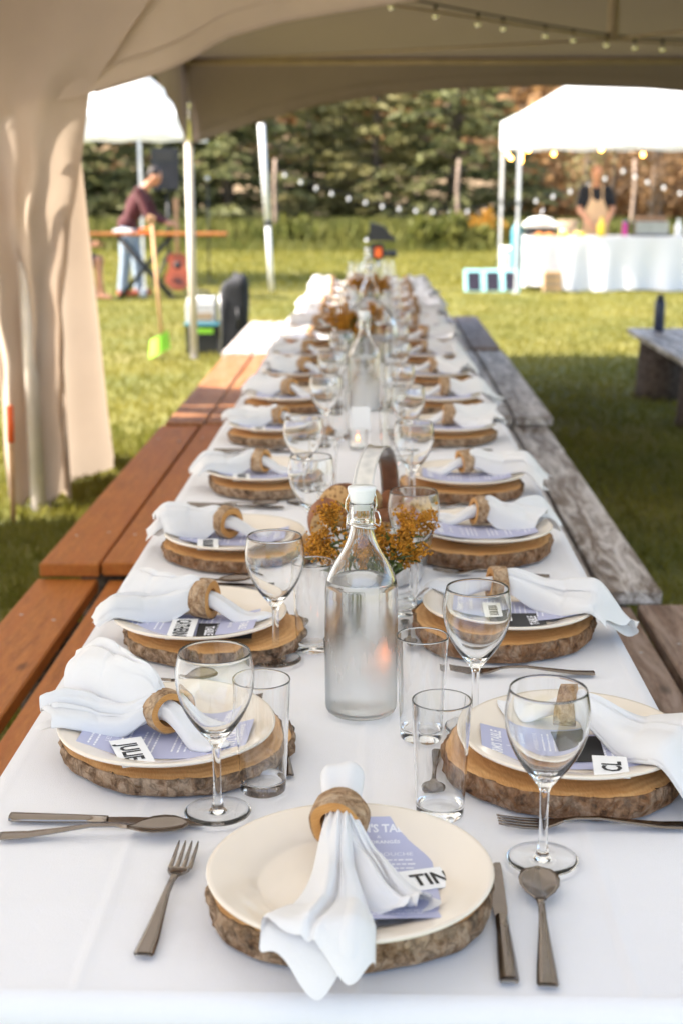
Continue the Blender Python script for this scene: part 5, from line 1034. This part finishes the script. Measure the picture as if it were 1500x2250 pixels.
# bags and bin by the tent pole
bg_ = thing('instrument_case', 'tall dark grey padded instrument bag standing on the grass', 'bag', (-1.24, 12.05, 0)); 
def case_fn(u, v):
    a = 2 * PI * u; z = v * .68; f = interp([(0, .97), (.1, 1), (.6, .97), (.88, .92), (.96, .8), (1, .02)], v); sq = lambda c: math.copysign(abs(c) ** .4, c)
    return (.125 * f * sq(math.cos(a)) + .03 * v * math.sin(v * 3) + .006 * math.sin(9 * v + 3 * a), .13 * f * sq(math.sin(a)), z * (1 + .5 * (math.cos(a) * .12)))
MB().grid(case_fn, 40, 30, True).obj('shell', 'black_fabric', bg_); MB().tube([(.05, -.135, .25), (.06, -.17, .33), (.05, -.135, .42)], .012, 8).obj('handle', 'black_plastic', bg_); MB().tube([(-.1, -.128, .05), (-.1, -.13, .55)], .006, 6).obj('zip', 'grey_metal', bg_)
bn = thing('storage_bin', 'black bin packed with gear beside the tent pole', 'bin', (-1.50, 12.1, 0)); MB().prism([(-.15, -.13), (.13, -.13), (.13, .13), (-.15, .13)], 0.0, .26).obj('tub', 'black_plastic', bn, False); MB().box((-.01, 0, .265), (.31, .29, .02), bev=.005).obj('rim', 'teal', bn, False); MB().box((.02, -.133, .21), (.14, .006, .045)).obj('label_strip', 'lime', bn, False)
bx = thing('toolbox', 'grey and white toolbox stacked on the black bin', 'toolbox', (-1.52, 12.1, .275)); MB().box((0, 0, .09), (.26, .22, .18), bev=.012).obj('case', 'laptop', bx, False); MB().box((0, 0, .20), (.24, .2, .04), bev=.01).obj('lid', 'white_plastic', bx, False); MB().tube([(-.07, 0, .22), (-.06, 0, .27), (.06, 0, .27), (.07, 0, .22)], .01, 8).obj('handle', 'black_plastic', bx); MB().box((.02, -.112, .06), (.16, .006, .06)).obj('latch', 'wicker', bx, False)
rk = thing('plastic_shovel', 'wooden-handled shovel with lime green blade leaning by the tent pole', 'shovel', (-1.78, 11.6, 0)); MB().tube([(-.02, .0, .10), (-.09, .06, 1.13)], .015, 10).obj('handle', 'handle_wood', rk)
MB().grid(lambda u, v: (-.02 + (u - .5) * .19 * (1 - .2 * v) - .03 + .13 * (u - .5) * 0, -.03 - .02 * (1 - v) + .05 * (2 * u - 1) ** 2, .012 + .03 * u + .15 * v + .06 * u), 14, 10).obj('blade', 'lime', rk)
MB().tube([(-.092, .062, 1.13), (-.13, .06, 1.16), (-.11, .07, 1.20), (-.07, .07, 1.19), (-.092, .062, 1.13)], .012, 8).obj('grip', 'handle_wood', rk)
# camera rig beyond the end of the table
cr = thing('camera_rig', 'black camera with hood and orange panel on a tripod beyond the table end', 'camera', (0.03, 15.2, 0))
for a in (.5, 2.6, 4.7): MB().tube([(0, 0, .55), (.28 * math.cos(a), .28 * math.sin(a), 0)], .014, 8).obj('tripod_leg', 'black_plastic', cr)
cyl((0, 0, .5), (0, 0, .66), .02).obj('column', 'grey_metal', cr); MB().box((-.01, 0, .75), (.15, .12, .17), bev=.01).obj('body', 'black_plastic', cr, False); MB().box((.0, -.064, .74), (.07, .008, .10)).obj('panel', 'orange', cr, False)
cyl((.06, -.02, .72), (.20, -.05, .72), .04).obj('lens', 'black_plastic', cr); MB().prism([(-.15, 0), (.17, 0), (.02, .16), (-.12, .20)], -.09, .09, Matrix.Translation((.03, 0, .86)) @ Matrix.Rotation(PI / 2, 4, 'X')).obj('hood', 'black_plastic', cr, False); MB().ball((-.12, -.03, .86), .028, 10, 8).obj('knob', 'chrome', cr)
# kitchen table under the canopy
ktb = thing('kitchen_table', 'long kitchen table under a floor-length white cloth', 'table'); MB().box((3.75, 19.75, .72), (3.2, .75, .04)).obj('top', 'board_table', ktb, False)
for x in (2.25, 5.25):
    for y in (19.45, 20.05): cyl((x, y, 0), (x, y, .70), .02).obj('leg', 'grey_metal', ktb)
def kcloth(u, v):
    pts_ = [(2.12, 20.15), (2.12, 19.35), (5.4, 19.35), (5.4, 20.15)]; L = [.8, 3.28, .8]; s_ = u * sum(L)
    for k in range(3):
        if s_ <= L[k] or k == 2: x, y = [lerp(pts_[k][i], pts_[k + 1][i], min(1, s_ / L[k])) for i in (0, 1)]; break
        s_ -= L[k]
    wv = .035 * v * math.sin(u * 70) + .02 * v * math.sin(u * 33 + 1); return (x + (wv if k != 1 else 0) , y - (wv if k == 1 else 0) - .03 * v, .748 - v * (.735 + .02 * math.sin(u * 23)) + .06 * v * max(0, math.sin(u * 11)) )
mb = MB().grid(kcloth, 160, 16); mb.add([(2.12, 19.35, .748), (5.4, 19.35, .748), (5.4, 20.15, .748), (2.12, 20.15, .748)], [(0, 1, 2, 3)]); tag(mb.obj('tablecloth', 'canopy_white'), 'white floor-length cloth on the kitchen table', 'tablecloth')
KZ = .750
def item(name, label, cat, x, y, build, z=KZ, rz=0): t_ = thing(name, label, cat, (x, y, z), rz); build(t_)
def bottle_b(h, r, m1, m2): return lambda t_: (MB().lathe([(.0005, 0), (r, 0), (r, h * .62), (r * .4, h * .8), (r * .36, h * .9), (.0005, h * .9)], 16).obj('body', m1, t_), MB().lathe([(r * .42, h * .86), (r * .42, h), (.0005, h)], 12).obj('cap', m2, t_))
item('squeeze_bottle', 'yellow squeeze bottle in the chef hands', 'bottle', 3.16, 19.62, bottle_b(.26, .055, 'yellow', 'yellow'))
item('mustard_tub', 'yellow tub on the kitchen table left of the chef', 'tub', 2.62, 19.5, lambda t_: (MB().lathe([(.0005, 0), (.055, 0), (.062, .08), (.0005, .08)], 18).obj('tub', 'yellow', t_), MB().lathe([(.065, .078), (.065, .09), (.0005, .092)], 18).obj('lid', 'white_plastic', t_)))
item('mustard_tub', 'wide pale yellow tub between the chef and the small tub', 'tub', 2.86, 19.55, lambda t_: (MB().lathe([(.0005, 0), (.075, 0), (.085, .06), (.0005, .06)], 18).obj('tub', 'yellow', t_), MB().lathe([(.088, .058), (.088, .07), (.0005, .072)], 18).obj('lid', 'wicker', t_)))
item('chafing_dish', 'white covered serving dish on a black burner at the table end', 'serving dish', 2.32, 19.75, lambda t_: (MB().box((0, 0, .06), (.42, .3, .12), bev=.01).obj('burner', 'black_plastic', t_, False), MB().box((0, 0, .155), (.46, .32, .07), bev=.015).obj('pan', 'white_plastic', t_, False), MB().lathe([(.2, .19), (.17, .235), (.08, .26), (.0005, .265)], 24).obj('lid', 'white_plastic', t_), MB().tube([(0, 0, .26), (.04, 0, .38)], .012, 8).obj('ladle', 'grey_metal', t_)))
item('wicker_basket', 'brown wicker basket beside the chef', 'basket', 2.74, 19.95, lambda t_: (MB().lathe([(.0005, 0), (.11, 0), (.15, .2), (.145, .2), (.105, .006), (.0005, .006)], 22, wob=lambda a, z: 1 + .02 * math.sin(a * 22 + z * 200)).obj('bowl', 'wicker', t_), MB().tube([(.15 * math.cos(a / 10 * 2 * PI), .15 * math.sin(a / 10 * 2 * PI), .2) for a in range(11)], .012, 6).obj('rim', 'wicker', t_)))
item('food_tray', 'orange food tray at the near end of the kitchen table', 'tray', 2.36, 19.45, lambda t_: (MB().box((0, 0, .012), (.36, .14, .024), bev=.005).obj('tray', 'wicker', t_, False), MB().ball((-.08, 0, .03), .045, 12, 8, (1.3, .8, .6)).obj('food', 'amber', t_), MB().ball((.06, 0, .03), .045, 12, 8, (1.5, .8, .5)).obj('food', 'amber', t_)))
item('warming_box', 'silver warming box with rusty lid right of the chef', 'box', 3.88, 19.8, lambda t_: (MB().box((0, 0, .11), (.46, .3, .18), bev=.01).obj('case', 'grey_metal', t_, False), MB().box((0, 0, .235), (.42, .28, .07), bev=.02).obj('lid', 'bark_rust', t_, False), MB().box((0, 0, .012), (.5, .32, .024)).obj('base', 'black_plastic', t_, False)))
item('pink_box', 'magenta carton beside the silver warming box', 'carton', 3.52, 19.8, lambda t_: (MB().box((0, 0, .095), (.05, .14, .19), bev=.004).obj('case', 'magenta', t_, False), MB().box((0, 0, .20), (.048, .13, .02)).obj('lid', 'teal', t_, False)))
item('pump_bottle', 'white pump bottle right of the warming box', 'bottle', 4.22, 19.55, bottle_b(.24, .05, 'white_plastic', 'white_plastic'))
item('white_jug', 'short white jug next to the amber jars', 'jug', 4.38, 19.58, lambda t_: (MB().lathe([(.0005, 0), (.06, 0), (.068, .09), (.05, .13), (.046, .13), (.0005, .12)], 18).obj('body', 'white_plastic', t_), MB().tube([(.06, 0, .1), (.1, 0, .08), (.062, 0, .03)], .01, 6).obj('handle', 'white_plastic', t_)))
for k, (x, l) in enumerate([(4.52, 'amber jar nearest the white jug'), (4.64, 'amber jar second from the white jug'), (4.76, 'tall amber jar third from the white jug')]): item('amber_jar', l + ' on the kitchen table', 'jar', x, 19.55, lambda t_: (MB().lathe([(.0005, 0), (.045, 0), (.05, .02), (.05, .09 + .05 * (k == 2)), (.0005, .09 + .05 * (k == 2))], 16).obj('body', 'amber', t_), MB().lathe([(.047, .088 + .05 * (k == 2)), (.047, .115 + .05 * (k == 2)), (.0005, .116 + .05 * (k == 2))], 16).obj('lid', 'white_plastic' if k == 2 else 'amber', t_)))
item('pot', 'grey lidded cooking pot behind the amber jars', 'pot', 4.66, 20.0, lambda t_: (MB().lathe([(.0005, 0), (.16, 0), (.16, .2), (.0005, .2)], 24).obj('pot_body', 'black_plastic', t_), MB().lathe([(.168, .2), (.16, .24), (.06, .29), (.0005, .295)], 24).obj('lid', 'laptop', t_)))
sp_ = thing('solar_panel', 'folding solar panel with aqua frame and three dark cells on the grass', 'solar panel', (1.62, 19.2, 0)); sp_.rotation_euler = (R(-20), 0, R(4))
for k in range(3):
    x = (k - 1) * .262; MB().box((x, 0, .165), (.252, .022, .33), bev=.008).obj('frame', 'aqua', sp_, False); MB().box((x + .01, -.0125, .155), (.175, .004, .265)).obj('cell', 'solar', sp_, False)
for s_ in (-1, 1): MB().tube([(s_ * .3, .012, .26), (s_ * .3, .22, .08)], .008, 6).obj('prop', 'grey_metal', sp_)
ck = thing('crate_stack', 'stack of five small brown wooden trays against the kitchen cloth', 'trays', (2.44, 19.18, 0))
for k in range(6): MB().box((.008 * (k % 2), 0, .026 + k * .048), (.24, .18, .042), bev=.004).obj('tray', 'bread_crumb' if k % 2 else 'wicker', ck, False)
ck['label'] = 'stack of six small brown wooden trays against the kitchen cloth'
jg = thing('water_jug', 'clear blue water jug standing behind the solar panel', 'jug', (2.02, 21.6, 0)); MB().lathe([(.0005, 0), (.13, 0), (.135, .06), (.128, .12), (.135, .2), (.128, .3), (.06, .38), (.04, .42), (.0005, .42)], 24, dense=.02).obj('body', 'jug_blue', jg); MB().lathe([(.045, .415), (.045, .46), (.0005, .462)], 14).obj('cap', 'teal', jg)
cl = thing('cool_box', 'white cool box behind the kitchen tablecloth corner', 'cool box', (2.0, 21.1, 0)); MB().box((.15, 0, .25), (.5, .36, .44), bev=.03).obj('body', 'white_plastic', cl, False); MB().box((.15, 0, .50), (.52, .38, .08), bev=.03).obj('lid', 'white_plastic', cl, False); MB().tube([(-.1, -.2, .42), (-.1, -.23, .36), (.4, -.23, .36), (.4, -.2, .42)], .012, 6).obj('handle', 'grey_metal', cl)
gs = thing('gas_post', 'teal gas cylinder stand at the end of the kitchen table', 'gas cylinder', (2.05, 20.3, 0)); MB().lathe([(.0005, 0), (.075, 0), (.08, .03), (.08, .80), (.05, .88), (.0005, .9)], 20).obj('cylinder', 'teal', gs); MB().lathe([(.025, .89), (.025, .95), (.0005, .95)], 12).obj('valve', 'grey_metal', gs)

for o in bpy.data.objects:      # print and fine florets are too small to be picked apart
    if o.parent and o.name.split('.')[0] in ('lettering', 'leaves', 'plume', 'stems', 'foliage'): o['kind'] = 'stuff'
